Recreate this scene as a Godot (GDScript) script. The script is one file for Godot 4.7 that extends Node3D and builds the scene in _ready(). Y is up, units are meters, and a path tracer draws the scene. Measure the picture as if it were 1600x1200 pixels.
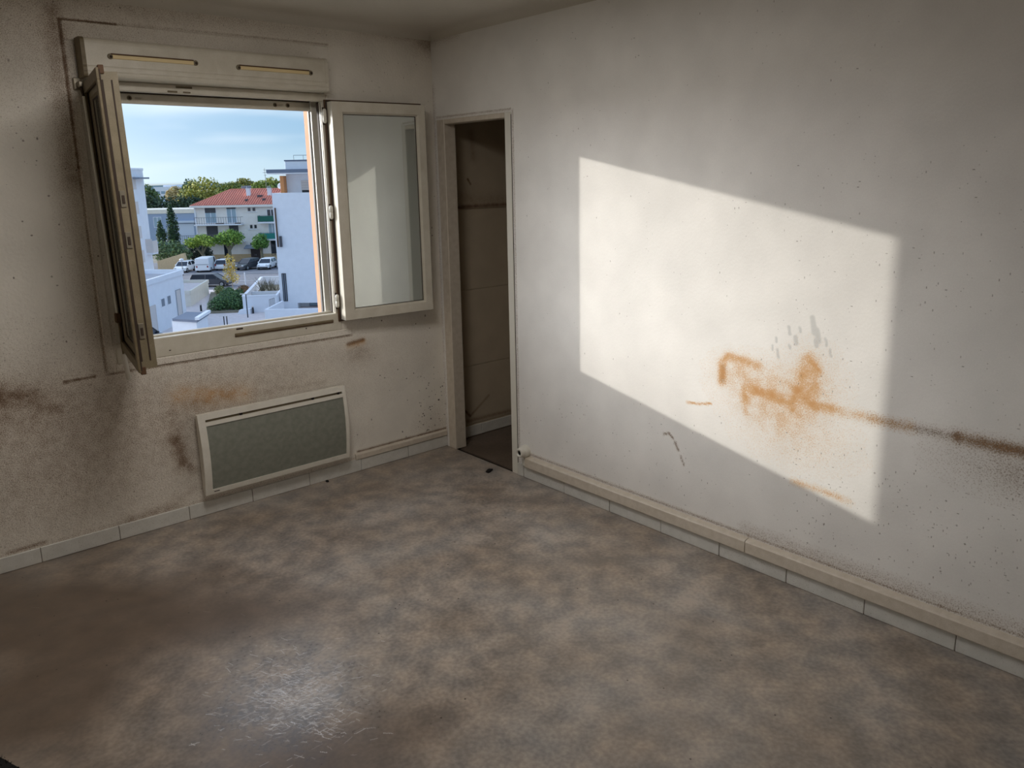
extends Node3D
# An empty, worn bedroom: low sun through an open casement window, street view outside.
# Room frame: corner of window wall and right wall at the origin, window wall along -x (z = 0), right wall along +z (x = 0).

const GROUND = -10.13            # street level below the room's floor
const STREET_YAW = -0.7182       # the street blocks stand turned against the room
const EYE = Vector3(-2.7868, 1.6726, 3.9435)

var M := {}                      # materials
var rng := RandomNumberGenerator.new()
var names := {}
var uv_kind := ""                # how emitted vertices get their uv

func _ready():
	# ---------- camera ----------
	var cam := Camera3D.new()
	cam.name = "camera"
	cam.basis = Basis(Vector3.UP, STREET_YAW) * Basis(Vector3.RIGHT, -0.2118) * Basis(Vector3.BACK, -0.0193)
	cam.position = EYE
	var near := 0.05
	var foc := 1226.018
	cam.set_frustum(2.0 * near * 600.0 / foc, Vector2(-16.036, -58.572) / foc * near, near, 6000.0)
	add_child(cam)
	cam.current = true
	# ---------- sky, sun, exposure ----------
	var env := Environment.new()
	env.background_mode = Environment.BG_SKY
	var sky := Sky.new()
	var pan := PanoramaSkyMaterial.new()
	pan.panorama = sky_texture()
	pan.energy_multiplier = 1.0
	sky.sky_material = pan
	env.sky = sky
	env.background_energy_multiplier = SKY_ENERGY
	env.ambient_light_source = Environment.AMBIENT_SOURCE_SKY
	env.tonemap_mode = Environment.TONE_MAPPER_LINEAR
	env.tonemap_exposure = EXPOSURE
	env.sdfgi_enabled = true
	env.ssao_enabled = true
	env.ssil_enabled = true
	var we := WorldEnvironment.new()
	we.name = "world_environment"
	we.environment = env
	add_child(we)
	var sun := DirectionalLight3D.new()
	sun.name = "sun"
	sun.light_color = SUN_COLOR
	sun.light_energy = SUN_ENERGY
	sun.light_angular_distance = 0.55
	sun.shadow_enabled = true
	sun.look_at_from_position(Vector3.ZERO, SUN_DIR, Vector3.UP)
	add_child(sun)
	# ---------- the room, then what stands in it, then the street ----------
	make_materials()
	build_room()
	build_window()
	build_fittings()
	build_fill_lamp()
	build_street()

# where sunlight travels: through the window onto the right wall
const SUN_DIR = Vector3(0.625, -0.2097, 1.0)
const SUN_COLOR = Color(1.0, 0.98, 0.94)
const SUN_ENERGY = 0.54
const GLOW = 22.0
const GLOW_WIDTH = 8.5
const HALO = 5.0
const HALO_WIDTH = 15.0
const SKY_ENERGY = 1.0
const EXPOSURE = 1.25

# =====================================================================  helpers: nodes
func numbered(n: String) -> String:
	if not names.has(n):
		names[n] = 0
		return n
	names[n] += 1
	return "%s_%03d" % [n, names[n]]

func tag(o: Node, label: String, category: String, group := "", kind := "") -> Node:
	if label != "": o.set_meta("label", label)
	if category != "": o.set_meta("category", category)
	if group != "": o.set_meta("group", group)
	if kind != "": o.set_meta("kind", kind)
	return o

func thing(called: String, label: String, category: String, at := Vector3.ZERO, turn := 0.0, group := "", kind := "") -> Node3D:
	var o := Node3D.new()
	o.name = numbered(called)
	add_child(o)
	o.position = at
	o.rotation.y = turn
	tag(o, label, category, group, kind)
	return o

func nst() -> SurfaceTool:
	var st := SurfaceTool.new()
	st.begin(Mesh.PRIMITIVE_TRIANGLES)
	st.set_smooth_group(-1)
	return st

func obj(called: String, st: SurfaceTool, m: Material, parent: Node) -> MeshInstance3D:
	st.generate_normals()
	return put(called, st.commit(), m, parent)

func put(called: String, mesh: Mesh, m: Material, parent: Node) -> MeshInstance3D:
	var o := MeshInstance3D.new()
	o.mesh = mesh
	o.material_override = m
	if parent == self:
		o.name = numbered(called)
		add_child(o)
	else:
		var k := 0
		var nm := called
		while parent.has_node(nm):
			k += 1
			nm = "%s_%03d" % [called, k]
		o.name = nm
		parent.add_child(o, true)
	return o

# a top-level object of the outside world: a = metres to the right, b = metres ahead (street frame, seen from below the room's camera), h above the street
func spot(a: float, b: float, h := 0.0) -> Vector3:
	return Vector3(EYE.x, GROUND, EYE.z) + Basis(Vector3.UP, STREET_YAW) * Vector3(a, h, -b)

func street_thing(called: String, label: String, category: String, a: float, b: float, turn := 0.0, group := "") -> Node3D:
	return thing(called, label, category, spot(a, b), STREET_YAW + turn, group)

# =====================================================================  helpers: shapes
func vert(st: SurfaceTool, p: Vector3):
	match uv_kind:
		"back": st.set_uv(Vector2((p.x + 3.4) / 4.15, 1.0 - p.y / 2.5))
		"right": st.set_uv(Vector2(p.z / 5.0, 1.0 - p.y / 2.5))
		"closet": st.set_uv(Vector2((p.x - 0.07) / 0.68, 1.0 - p.y / 2.5))
		"floor": st.set_uv(Vector2((p.x + 3.6) / 5.0, p.z / 5.0))
	st.add_vertex(p)

func tri(st: SurfaceTool, a: Vector3, b: Vector3, c: Vector3, out: Vector3):
	if (b - a).cross(c - a).dot(out) > 0.0:
		vert(st, a); vert(st, c); vert(st, b)
	else:
		vert(st, a); vert(st, b); vert(st, c)

func quad(st: SurfaceTool, a: Vector3, b: Vector3, c: Vector3, d: Vector3, out: Vector3):
	tri(st, a, b, c, out)
	tri(st, a, c, d, out)

# eight corners: 0-3 one end (ring), 4-7 the other (same ring order)
func hexa(st: SurfaceTool, p: Array):
	var mid := Vector3.ZERO
	for q in p: mid += q
	mid /= 8.0
	for f in [[0, 1, 2, 3], [4, 5, 6, 7], [0, 1, 5, 4], [1, 2, 6, 5], [2, 3, 7, 6], [3, 0, 4, 7]]:
		var c: Vector3 = (p[f[0]] + p[f[1]] + p[f[2]] + p[f[3]]) / 4.0
		quad(st, p[f[0]], p[f[1]], p[f[2]], p[f[3]], c - mid)

# box given by its two corners, chamfered by bev; xf places it
func box(st: SurfaceTool, lo: Vector3, hi: Vector3, bev := 0.0, xf := Transform3D.IDENTITY):
	var c := (lo + hi) / 2.0
	var s := (hi - lo) / 2.0
	s = s.abs()
	bev = minf(bev, minf(s.x, minf(s.y, s.z)) * 0.9)
	if bev <= 0.0:
		var p := []
		for k in [[-1, -1, -1], [1, -1, -1], [1, 1, -1], [-1, 1, -1], [-1, -1, 1], [1, -1, 1], [1, 1, 1], [-1, 1, 1]]:
			p.append(xf * (c + Vector3(k[0] * s.x, k[1] * s.y, k[2] * s.z)))
		hexa(st, p)
		return
	var axes := [Vector3.RIGHT, Vector3.UP, Vector3.BACK]
	for i in 3:
		var j := (i + 1) % 3
		var k := (i + 2) % 3
		for u in [-1.0, 1.0]:
			var q := []
			for w in [[-1, -1], [1, -1], [1, 1], [-1, 1]]:
				var v := Vector3.ZERO
				v[i] = u * s[i]
				v[j] = w[0] * (s[j] - bev)
				v[k] = w[1] * (s[k] - bev)
				q.append(xf * (c + v))
			quad(st, q[0], q[1], q[2], q[3], xf.basis * (axes[i] * u))
			# edges parallel to axis k, between faces i and j
			for w in [-1.0, 1.0]:
				var e := []
				for t in [-1.0, 1.0]:
					var v1 := Vector3.ZERO
					v1[i] = u * s[i]; v1[j] = w * (s[j] - bev); v1[k] = t * (s[k] - bev)
					var v2 := Vector3.ZERO
					v2[i] = u * (s[i] - bev); v2[j] = w * s[j]; v2[k] = t * (s[k] - bev)
					e.append([xf * (c + v1), xf * (c + v2)])
				var o := Vector3.ZERO
				o[i] = u; o[j] = w
				quad(st, e[0][0], e[0][1], e[1][1], e[1][0], xf.basis * o)
	for u in [-1.0, 1.0]:
		for w in [-1.0, 1.0]:
			for t in [-1.0, 1.0]:
				var a := c + Vector3(u * s.x, w * (s.y - bev), t * (s.z - bev))
				var b := c + Vector3(u * (s.x - bev), w * s.y, t * (s.z - bev))
				var d := c + Vector3(u * (s.x - bev), w * (s.y - bev), t * s.z)
				tri(st, xf * a, xf * b, xf * d, xf.basis * Vector3(u, w, t))

# closed profile in the (ax, ay) plane, swept from az = from to az = to
func prism(st: SurfaceTool, prof: PackedVector2Array, org: Vector3, ax: Vector3, ay: Vector3, along: Vector3, smooth := false):
	var n := prof.size()
	var area := 0.0
	for i in n:
		var j := (i + 1) % n
		area += prof[i].x * prof[j].y - prof[j].x * prof[i].y
	var sg := 1.0 if area > 0.0 else -1.0
	if smooth: st.set_smooth_group(1)
	for i in n:
		var p := prof[i]
		var q := prof[(i + 1) % n]
		var e := q - p
		var out := (ax * e.y - ay * e.x) * sg
		var a := org + ax * p.x + ay * p.y
		var b := org + ax * q.x + ay * q.y
		quad(st, a, b, b + along, a + along, out)
	st.set_smooth_group(-1)
	var t := Geometry2D.triangulate_polygon(prof)
	for i in range(0, t.size(), 3):
		var a := org + ax * prof[t[i]].x + ay * prof[t[i]].y
		var b := org + ax * prof[t[i + 1]].x + ay * prof[t[i + 1]].y
		var c := org + ax * prof[t[i + 2]].x + ay * prof[t[i + 2]].y
		tri(st, a, b, c, -along)
		tri(st, a + along, b + along, c + along, along)

func frame_of(d: Vector3) -> Array:
	var u := d.cross(Vector3.UP if absf(d.normalized().y) < 0.9 else Vector3.RIGHT).normalized()
	return [u, d.cross(u).normalized()]

func cyl(st: SurfaceTool, a: Vector3, b: Vector3, r0: float, r1: float, n := 10, caps := true):
	var f := frame_of(b - a)
	var ring := []
	for i in n:
		var t := TAU * i / n
		ring.append(f[0] * cos(t) + f[1] * sin(t))
	st.set_smooth_group(2)
	for i in n:
		var p: Vector3 = ring[i]
		var q: Vector3 = ring[(i + 1) % n]
		quad(st, a + p * r0, a + q * r0, b + q * r1, b + p * r1, p + q)
	st.set_smooth_group(-1)
	if caps:
		for i in n:
			var p: Vector3 = ring[i]
			var q: Vector3 = ring[(i + 1) % n]
			if r0 > 0.0: tri(st, a, a + p * r0, a + q * r0, a - b)
			if r1 > 0.0: tri(st, b, b + p * r1, b + q * r1, b - a)

# profile of (radius, distance along axis) turned about the axis
func lathe(st: SurfaceTool, org: Vector3, axis: Vector3, prof: Array, n := 16):
	var f := frame_of(axis)
	var ax := axis.normalized()
	st.set_smooth_group(3)
	for k in prof.size() - 1:
		var p: Vector2 = prof[k]
		var q: Vector2 = prof[k + 1]
		for i in n:
			var t0 := TAU * i / n
			var t1 := TAU * (i + 1) / n
			var u: Vector3 = f[0] * cos(t0) + f[1] * sin(t0)
			var w: Vector3 = f[0] * cos(t1) + f[1] * sin(t1)
			var e := q - p
			var out: Vector3 = (u + w) * e.y - ax * e.x * 2.0
			var a: Vector3 = org + u * p.x + ax * p.y
			var b: Vector3 = org + w * p.x + ax * p.y
			var c: Vector3 = org + w * q.x + ax * q.y
			var d: Vector3 = org + u * q.x + ax * q.y
			if p.x > 0.0: tri(st, a, b, c, out)
			if q.x > 0.0: tri(st, a, c, d, out)
	st.set_smooth_group(-1)

func tube(st: SurfaceTool, pts: Array, r: float, n := 8):
	for i in pts.size() - 1:
		cyl(st, pts[i], pts[i + 1], r, r, n, true)

# lumpy ball
func blob(st: SurfaceTool, c: Vector3, r: Vector3, seed_: int, rough := 0.15, rings := 7, seg := 10):
	var nz := FastNoiseLite.new()
	nz.seed = seed_
	nz.frequency = 0.9
	st.set_smooth_group(4)
	var g := []
	for i in rings + 1:
		var row := []
		for j in seg:
			var th := PI * i / rings
			var ph := TAU * j / seg
			var d := Vector3(sin(th) * cos(ph), cos(th), sin(th) * sin(ph))
			row.append(c + d * r * (1.0 + rough * nz.get_noise_3dv(d * 1.7)))
		g.append(row)
	for i in rings:
		for j in seg:
			var k := (j + 1) % seg
			var out: Vector3 = (g[i][j] + g[i + 1][k]) / 2.0 - c
			if i > 0: tri(st, g[i][j], g[i][k], g[i + 1][k], out)
			if i < rings - 1: tri(st, g[i][j], g[i + 1][k], g[i + 1][j], out)
	st.set_smooth_group(-1)

# =====================================================================  helpers: textures
func noise_bytes(seed_: int, freq: float, w: int, h: int, oct := 3, kind := FastNoiseLite.TYPE_SIMPLEX_SMOOTH) -> PackedByteArray:
	var n := FastNoiseLite.new()
	n.seed = seed_
	n.noise_type = kind
	n.frequency = freq
	n.fractal_type = FastNoiseLite.FRACTAL_FBM if oct > 1 else FastNoiseLite.FRACTAL_NONE
	n.fractal_octaves = oct
	var im := n.get_image(w, h, false, false, true)
	im.convert(Image.FORMAT_L8)
	return im.get_data()

func bump_texture(seed_: int, freq: float, w: int, h: int, strength: float, oct := 3) -> ImageTexture:
	var im := Image.create_from_data(w, h, false, Image.FORMAT_L8, noise_bytes(seed_, freq, w, h, oct))
	im.convert(Image.FORMAT_RGBA8)
	im.bump_map_to_normal_map(strength)
	return ImageTexture.create_from_image(im)

# a low-resolution wall mask: r = brown grime and some painted shade, g = rust, b = grey damp
class Mask:
	var w: int
	var h: int
	var sx: float
	var sy: float
	var x0: float
	var y1: float
	var d: PackedFloat32Array
	func _init(x0_: float, x1_: float, y1_: float, ww: int, hh: int):
		x0 = x0_; y1 = y1_; w = ww; h = hh
		sx = ww / (x1_ - x0_); sy = hh / y1_
		d = PackedFloat32Array()
		d.resize(ww * hh * 3)
	# soft stroke along a polyline (metres)
	func stroke(ch: int, pts: Array, width: float, amount: float):
		for k in maxi(1, pts.size() - 1):
			var a: Vector2 = pts[k]
			var b: Vector2 = pts[mini(k + 1, pts.size() - 1)]
			var pad := width * 2.4
			var i0 := clampi(int((minf(a.x, b.x) - pad - x0) * sx), 0, w - 1)
			var i1 := clampi(int((maxf(a.x, b.x) + pad - x0) * sx), 0, w - 1)
			var j0 := clampi(int((y1 - maxf(a.y, b.y) - pad) * sy), 0, h - 1)
			var j1 := clampi(int((y1 - minf(a.y, b.y) + pad) * sy), 0, h - 1)
			var ab := b - a
			var l2 := maxf(ab.length_squared(), 1e-9)
			for j in range(j0, j1 + 1):
				for i in range(i0, i1 + 1):
					var p := Vector2(x0 + (i + 0.5) / sx, y1 - (j + 0.5) / sy)
					var t := clampf((p - a).dot(ab) / l2, 0.0, 1.0)
					var q := (p - a - ab * t).length() / width
					var v := amount * exp(-q * q)
					var at := (j * w + i) * 3 + ch
					d[at] = maxf(d[at], v) + minf(d[at], v) * 0.35
	# soft ellipse
	func patch(ch: int, c: Vector2, r: Vector2, amount: float):
		var i0 := clampi(int((c.x - r.x * 2.2 - x0) * sx), 0, w - 1)
		var i1 := clampi(int((c.x + r.x * 2.2 - x0) * sx), 0, w - 1)
		var j0 := clampi(int((y1 - c.y - r.y * 2.2) * sy), 0, h - 1)
		var j1 := clampi(int((y1 - c.y + r.y * 2.2) * sy), 0, h - 1)
		for j in range(j0, j1 + 1):
			for i in range(i0, i1 + 1):
				var p := Vector2(x0 + (i + 0.5) / sx, y1 - (j + 0.5) / sy)
				var q := ((p - c) / r).length_squared()
				var at := (j * w + i) * 3 + ch
				d[at] += amount * exp(-q)
	func bytes(tw: int, th: int) -> PackedByteArray:
		var b := PackedByteArray()
		b.resize(w * h * 3)
		for i in b.size():
			b[i] = clampi(int(d[i]), 0, 255)
		var im := Image.create_from_data(w, h, false, Image.FORMAT_RGB8, b)
		im.resize(tw, th, Image.INTERPOLATE_CUBIC)
		return im.get_data()

# painted wall: base colour, faint mottling, speckled grime, painted shade and rust by the mask, dots
func wall_texture(base: Color, tw: int, th: int, mask: Mask, seed_: int, dots: Array) -> ImageTexture:
	var m := mask.bytes(tw, th)
	var n1 := noise_bytes(seed_, 0.006, tw, th, 4)
	var n2 := noise_bytes(seed_ + 1, 0.40, tw, th, 2)
	var n3 := noise_bytes(seed_ + 2, 0.035, tw, th, 3)
	var out := PackedByteArray()
	out.resize(tw * th * 3)
	var br := base.r * 255.0
	var bg := base.g * 255.0
	var bb := base.b * 255.0
	for i in tw * th:
		var v := n2[i]
		var k := 0.955 + n1[i] * 0.00025 + v * 0.00012
		var r := br * k
		var g := bg * k
		var b := bb * k
		var i3 := i * 3
		var dd := int(m[i3] * (0.72 + n3[i] * 0.0022))
		if dd > 4:
			var t := clampf((dd * 0.72 + v - 176.0) / 110.0, 0.0, 1.0) * 0.66 + dd * 0.0012
			r += (104.0 - r) * t
			g += (80.0 - g) * t
			b += (60.0 - b) * t
		dd = int(m[i3 + 1] * (0.45 + n3[i] * 0.0043))
		if dd > 4:
			var t := clampf((dd * 0.62 + v - 172.0) / 110.0, 0.0, 1.0) * 0.60 + dd * 0.0010
			r += (206.0 - r) * t
			g += (150.0 - g) * t
			b += (92.0 - b) * t
		dd = m[i3 + 2]
		if dd > 4:
			var t := clampf((dd - 50.0) / 200.0, 0.0, 0.3)
			r += (150.0 - r) * t
			g += (152.0 - g) * t
			b += (150.0 - b) * t
		out[i3] = int(r)
		out[i3 + 1] = int(g)
		out[i3 + 2] = int(b)
	# dots: [u0, v0, u1, v1, count, radius px max, darkness]
	rng.seed = seed_ * 77 + 5
	for z in dots:
		for k in z[4]:
			var cx := int(rng.randf_range(z[0], z[2]) * tw)
			var cy := int(rng.randf_range(z[1], z[3]) * th)
			var rr: float = rng.randf_range(0.6, z[5])
			var dk: float = z[6] * rng.randf_range(0.5, 1.0)
			var asp := rng.randf_range(0.6, 1.7)
			for y in range(int(-rr * 2), int(rr * 2) + 1):
				for x in range(int(-rr * 2), int(rr * 2) + 1):
					var q := x * x * asp + y * y / asp
					if q > rr * rr: continue
					var px := cx + x
					var py := cy + y
					if px < 0 or py < 0 or px >= tw or py >= th: continue
					var at := (py * tw + px) * 3
					out[at] = int(lerpf(out[at], 62.0, dk))
					out[at + 1] = int(lerpf(out[at + 1], 50.0, dk))
					out[at + 2] = int(lerpf(out[at + 2], 40.0, dk))
	return ImageTexture.create_from_image(Image.create_from_data(tw, th, false, Image.FORMAT_RGB8, out))

# mottled noise between colours (sRGB), tiling not needed
func ramp_texture(w: int, h: int, seed_: int, f1: float, f2: float, c0: Color, c1: Color, speck: Color, speck_cut: int, mix2 := 0.4) -> ImageTexture:
	var a := noise_bytes(seed_, f1, w, h, 4)
	var b := noise_bytes(seed_ + 9, f2, w, h, 2)
	var out := PackedByteArray()
	out.resize(w * h * 3)
	for i in w * h:
		var t := clampf((a[i] * (1.0 - mix2) + b[i] * mix2) / 255.0, 0.0, 1.0)
		var c := c0.lerp(c1, t)
		if b[i] > speck_cut:
			c = c.lerp(speck, clampf((b[i] - speck_cut) / 40.0, 0.0, 0.85))
		out[i * 3] = int(c.r * 255.0)
		out[i * 3 + 1] = int(c.g * 255.0)
		out[i * 3 + 2] = int(c.b * 255.0)
	return ImageTexture.create_from_image(Image.create_from_data(w, h, false, Image.FORMAT_RGB8, out))

func rgb(r: int, g: int, b: int) -> Color:
	return Color(r / 255.0, g / 255.0, b / 255.0)

func plain(c: Color, rough := 0.6, metal := 0.0) -> StandardMaterial3D:
	var m := StandardMaterial3D.new()
	m.albedo_color = c
	m.roughness = rough
	m.metallic = metal
	return m

func tripl(tex: Texture2D, scale_: float, rough := 0.6, world := false) -> StandardMaterial3D:
	var m := StandardMaterial3D.new()
	m.albedo_texture = tex
	m.roughness = rough
	m.uv1_triplanar = true
	m.uv1_world_triplanar = world
	m.uv1_scale = Vector3.ONE * scale_
	return m

# air and thin clouds, the same character all round, brighter towards the low sun
func sky_texture() -> ImageTexture:
	var w := 2048
	var h := 1024
	var n := FastNoiseLite.new()
	n.seed = 12
	n.frequency = 1.0
	n.fractal_octaves = 5
	var out := PackedFloat32Array()
	out.resize(w * h * 3)
	var horizon := rgb(162, 190, 205).srgb_to_linear()
	var low := rgb(118, 162, 194).srgb_to_linear()
	var midc := rgb(144, 182, 222).srgb_to_linear()
	var top := rgb(150, 188, 246).srgb_to_linear()
	var under := rgb(150, 150, 148).srgb_to_linear()
	var cloud := rgb(208, 220, 228).srgb_to_linear()
	var to_sun := -SUN_DIR.normalized()
	var turn := PackedVector2Array()
	for i in w:
		var az := TAU * (i + 0.5) / w     # panorama: the first column looks along -z, columns run clockwise
		turn.append(Vector2(sin(az), -cos(az)))
	for j in h:
		var el := (0.5 - (j + 0.5) / h) * 180.0
		var base: Color
		if el < 0.0: base = under
		elif el < 4.0: base = horizon.lerp(low, smoothstep(0.0, 4.0, el))
		elif el < 25.0: base = low.lerp(midc, (el - 4.0) / 21.0)
		else: base = midc.lerp(top, clampf((el - 25.0) / 65.0, 0.0, 1.0))
		var y := sin(deg_to_rad(el))
		var cr := cos(deg_to_rad(el))
		var cover := smoothstep(0.0, 2.0, el) * (1.0 - smoothstep(30.0, 60.0, el) * 0.8)
		var veil := smoothstep(4.0, 10.0, el) * 0.40 - 0.10
		for i in w:
			var d := Vector3(turn[i].x * cr, y, turn[i].y * cr)
			var c := base
			if el > 0.0 and el < 60.0:
				var v := n.get_noise_3d(d.x * 2.6, y * 22.0, d.z * 2.6)
				var v2 := n.get_noise_3d(d.x * 1.2 + 7.0, y * 5.0, d.z * 1.2)
				var t := clampf(v * 1.7 + 0.0, 0.0, 1.0) * 0.75 + clampf(v2 * 1.6 + veil, 0.0, 0.75)
				c = base.lerp(cloud, clampf(t * cover * 0.72, 0.0, 0.9))
			var g := 0.0
			if el >= 0.0:
				var co := d.dot(to_sun)
				if co > -0.5:
					var ang := rad_to_deg(acos(minf(co, 1.0)))
					g = GLOW * exp(-ang / GLOW_WIDTH) + HALO * exp(-ang / HALO_WIDTH)
			var at := (j * w + i) * 3
			out[at] = c.r + g
			out[at + 1] = c.g + g * 1.0
			out[at + 2] = c.b + g * 1.0
	return ImageTexture.create_from_image(Image.create_from_data(w, h, false, Image.FORMAT_RGBF, out.to_byte_array()))

# =====================================================================  materials
func make_materials():
	var paint := rgb(236, 230, 219)
	# window wall: heavy brown speckle low down and left, smears, mould in the corner, a painted radiator shadow
	var mb := Mask.new(-3.4, 0.75, 2.5, 520, 312)
	mb.patch(0, Vector2(-2.1, 0.42), Vector2(0.95, 0.42), 92)
	mb.patch(0, Vector2(-1.15, 0.66), Vector2(0.7, 0.2), 55)
	mb.patch(0, Vector2(-2.5, 0.75), Vector2(0.6, 0.16), 70)
	mb.patch(0, Vector2(-2.2, 2.35), Vector2(0.9, 0.30), 62)
	mb.patch(0, Vector2(-1.2, 2.45), Vector2(0.6, 0.06), 50)
	mb.stroke(0, [Vector2(-2.55, 0.83), Vector2(-2.34, 0.80), Vector2(-2.22, 0.775)], 0.05, 150)
	mb.stroke(0, [Vector2(-2.50, 0.78), Vector2(-2.40, 0.74)], 0.05, 110)
	mb.stroke(0, [Vector2(-2.20, 0.72), Vector2(-2.12, 0.70)], 0.028, 120)
	mb.stroke(0, [Vector2(-2.085, 0.81), Vector2(-1.96, 0.815)], 0.008, 190)
	mb.stroke(0, [Vector2(-1.62, 0.30), Vector2(-1.64, 0.42), Vector2(-1.64, 0.56)], 0.04, 95)  # shadow left of the radiator painted in, together with grime
	mb.stroke(0, [Vector2(-1.64, 0.43), Vector2(-1.615, 0.31), Vector2(-1.57, 0.25)], 0.035, 120)  # darkest part of that painted radiator shadow
	mb.stroke(0, [Vector2(-1.65, 0.12), Vector2(-1.58, 0.15)], 0.04, 60)
	mb.stroke(0, [Vector2(-1.55, 0.60), Vector2(-1.35, 0.60)], 0.05, 110)
	mb.stroke(1, [Vector2(-1.60, 0.655), Vector2(-1.45, 0.62), Vector2(-1.28, 0.60)], 0.05, 120)
	mb.stroke(0, [Vector2(-1.25, 0.585), Vector2(-0.82, 0.575)], 0.022, 75)
	mb.stroke(0, [Vector2(-0.655, 0.765), Vector2(-0.56, 0.775)], 0.013, 215)
	mb.stroke(1, [Vector2(-0.655, 0.755), Vector2(-0.56, 0.765)], 0.018, 150)
	mb.patch(0, Vector2(-0.58, 0.70), Vector2(0.09, 0.06), 62)
	mb.stroke(0, [Vector2(-1.909, 2.36), Vector2(-1.909, 1.75)], 0.0055, 250)
	mb.stroke(0, [Vector2(-1.935, 2.40), Vector2(-1.94, 1.7)], 0.06, 105)
	mb.stroke(0, [Vector2(-1.909, 1.75), Vector2(-1.909, 0.83)], 0.0055, 150)
	mb.stroke(0, [Vector2(-1.95, 1.7), Vector2(-1.94, 0.9)], 0.06, 55)
	mb.stroke(0, [Vector2(-1.91, 2.368), Vector2(-1.69, 2.368)], 0.006, 230)
	mb.stroke(0, [Vector2(-1.69, 2.371), Vector2(-0.66, 2.375)], 0.005, 120)
	mb.stroke(0, [Vector2(-1.91, 0.815), Vector2(-1.4, 0.815), Vector2(-0.63, 0.813)], 0.006, 140)
	mb.stroke(0, [Vector2(-0.60, 0.917), Vector2(-0.66, 0.91)], 0.008, 160)
	mb.patch(0, Vector2(-0.02, 2.44), Vector2(0.10, 0.06), 120)
	mb.stroke(0, [Vector2(-0.45, 2.47), Vector2(0.0, 2.46)], 0.03, 75)
	mb.patch(0, Vector2(-0.06, 0.16), Vector2(0.14, 0.10), 45)
	mb.stroke(0, [Vector2(-2.4, 0.085), Vector2(-2.25, 0.09)], 0.01, 120)
	mb.stroke(0, [Vector2(-1.90, 0.085), Vector2(-1.68, 0.10)], 0.035, 90)
	mb.stroke(0, [Vector2(-0.64, 0.118), Vector2(0.0, 0.118)], 0.006, 210)
	mb.stroke(0, [Vector2(-3.4, 0.08), Vector2(-0.6, 0.08)], 0.012, 70)
	M.wall_back = StandardMaterial3D.new()
	var dots := [[0.0, 0.0, 0.82, 0.3, 420, 1.2, 0.5], [0.0, 0.55, 0.60, 1.0, 2600, 1.2, 0.4], [0.0, 0.0, 0.45, 0.7, 160, 2.2, 0.6], [0.66, 0.3, 0.82, 0.97, 70, 2.4, 0.85], [0.77, 0.8, 0.82, 0.95, 60, 2.4, 0.8]]
	M.wall_back.albedo_texture = wall_texture(paint, 2048, 1232, mb, 31, dots)
	M.wall_back.roughness = 0.75
	M.wall_back.normal_enabled = true
	M.wall_back.normal_texture = bump_texture(5, 0.10, 2048, 1232, 2.2)
	M.wall_back.normal_scale = 0.4
	# right wall: clean white, rust smears, a rubbed line, damp flecks
	var mr := Mask.new(0.0, 5.0, 2.5, 640, 320)
	mr.stroke(1, [Vector2(2.165, 0.792), Vector2(2.30, 0.787), Vector2(2.55, 0.783)], 0.021, 175)
	mr.stroke(1, [Vector2(2.50, 0.783), Vector2(2.70, 0.781), Vector2(2.84, 0.780)], 0.019, 120)
	mr.stroke(0, [Vector2(2.70, 0.781), Vector2(3.0, 0.778)], 0.018, 105)
	mr.stroke(0, [Vector2(3.0, 0.780), Vector2(3.3, 0.779), Vector2(3.9, 0.775)], 0.022, 190)
	mr.stroke(1, [Vector2(3.0, 0.779), Vector2(3.9, 0.777)], 0.016, 90)
	mr.patch(0, Vector2(3.25, 0.70), Vector2(0.24, 0.08), 84)
	mr.stroke(1, [Vector2(2.055, 0.80), Vector2(2.05, 0.88), Vector2(2.085, 0.912)], 0.020, 215)
	mr.stroke(0, [Vector2(2.055, 0.81), Vector2(2.056, 0.865)], 0.014, 205)
	mr.stroke(1, [Vector2(2.075, 0.915), Vector2(2.15, 0.915), Vector2(2.235, 0.895)], 0.019, 140)
	mr.stroke(1, [Vector2(2.168, 0.785), Vector2(2.172, 0.735)], 0.020, 135)
	mr.stroke(1, [Vector2(2.172, 0.735), Vector2(2.175, 0.69)], 0.015, 85)
	mr.stroke(1, [Vector2(2.44, 0.965), Vector2(2.475, 0.92), Vector2(2.465, 0.87)], 0.024, 160)
	mr.stroke(1, [Vector2(2.44, 0.955), Vector2(2.435, 0.88), Vector2(2.44, 0.83)], 0.030, 125)
	mr.stroke(1, [Vector2(2.40, 0.83), Vector2(2.47, 0.82)], 0.024, 125)
	mr.stroke(1, [Vector2(2.39, 0.745), Vector2(2.42, 0.725)], 0.014, 100)
	mr.patch(1, Vector2(2.27, 0.83), Vector2(0.20, 0.085), 112)
	mr.patch(1, Vector2(2.33, 0.72), Vector2(0.19, 0.075), 108)
	mr.patch(1, Vector2(2.40, 0.62), Vector2(0.20, 0.09), 62)
	mr.patch(1, Vector2(2.46, 0.88), Vector2(0.10, 0.11), 92)
	mr.patch(1, Vector2(2.12, 0.86), Vector2(0.08, 0.06), 84)
	mr.stroke(1, [Vector2(2.405, 0.447), Vector2(2.50, 0.447), Vector2(2.645, 0.433)], 0.014, 135)
	mr.stroke(1, [Vector2(1.872, 0.672), Vector2(1.94, 0.678), Vector2(2.0, 0.693)], 0.005, 230)
	mr.stroke(0, [Vector2(1.745, 0.492), Vector2(1.775, 0.502), Vector2(1.80, 0.484)], 0.005, 190)
	mr.stroke(0, [Vector2(1.812, 0.468), Vector2(1.83, 0.435)], 0.006, 200)
	mr.stroke(0, [Vector2(1.845, 0.41), Vector2(1.865, 0.37)], 0.004, 150)
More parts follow.
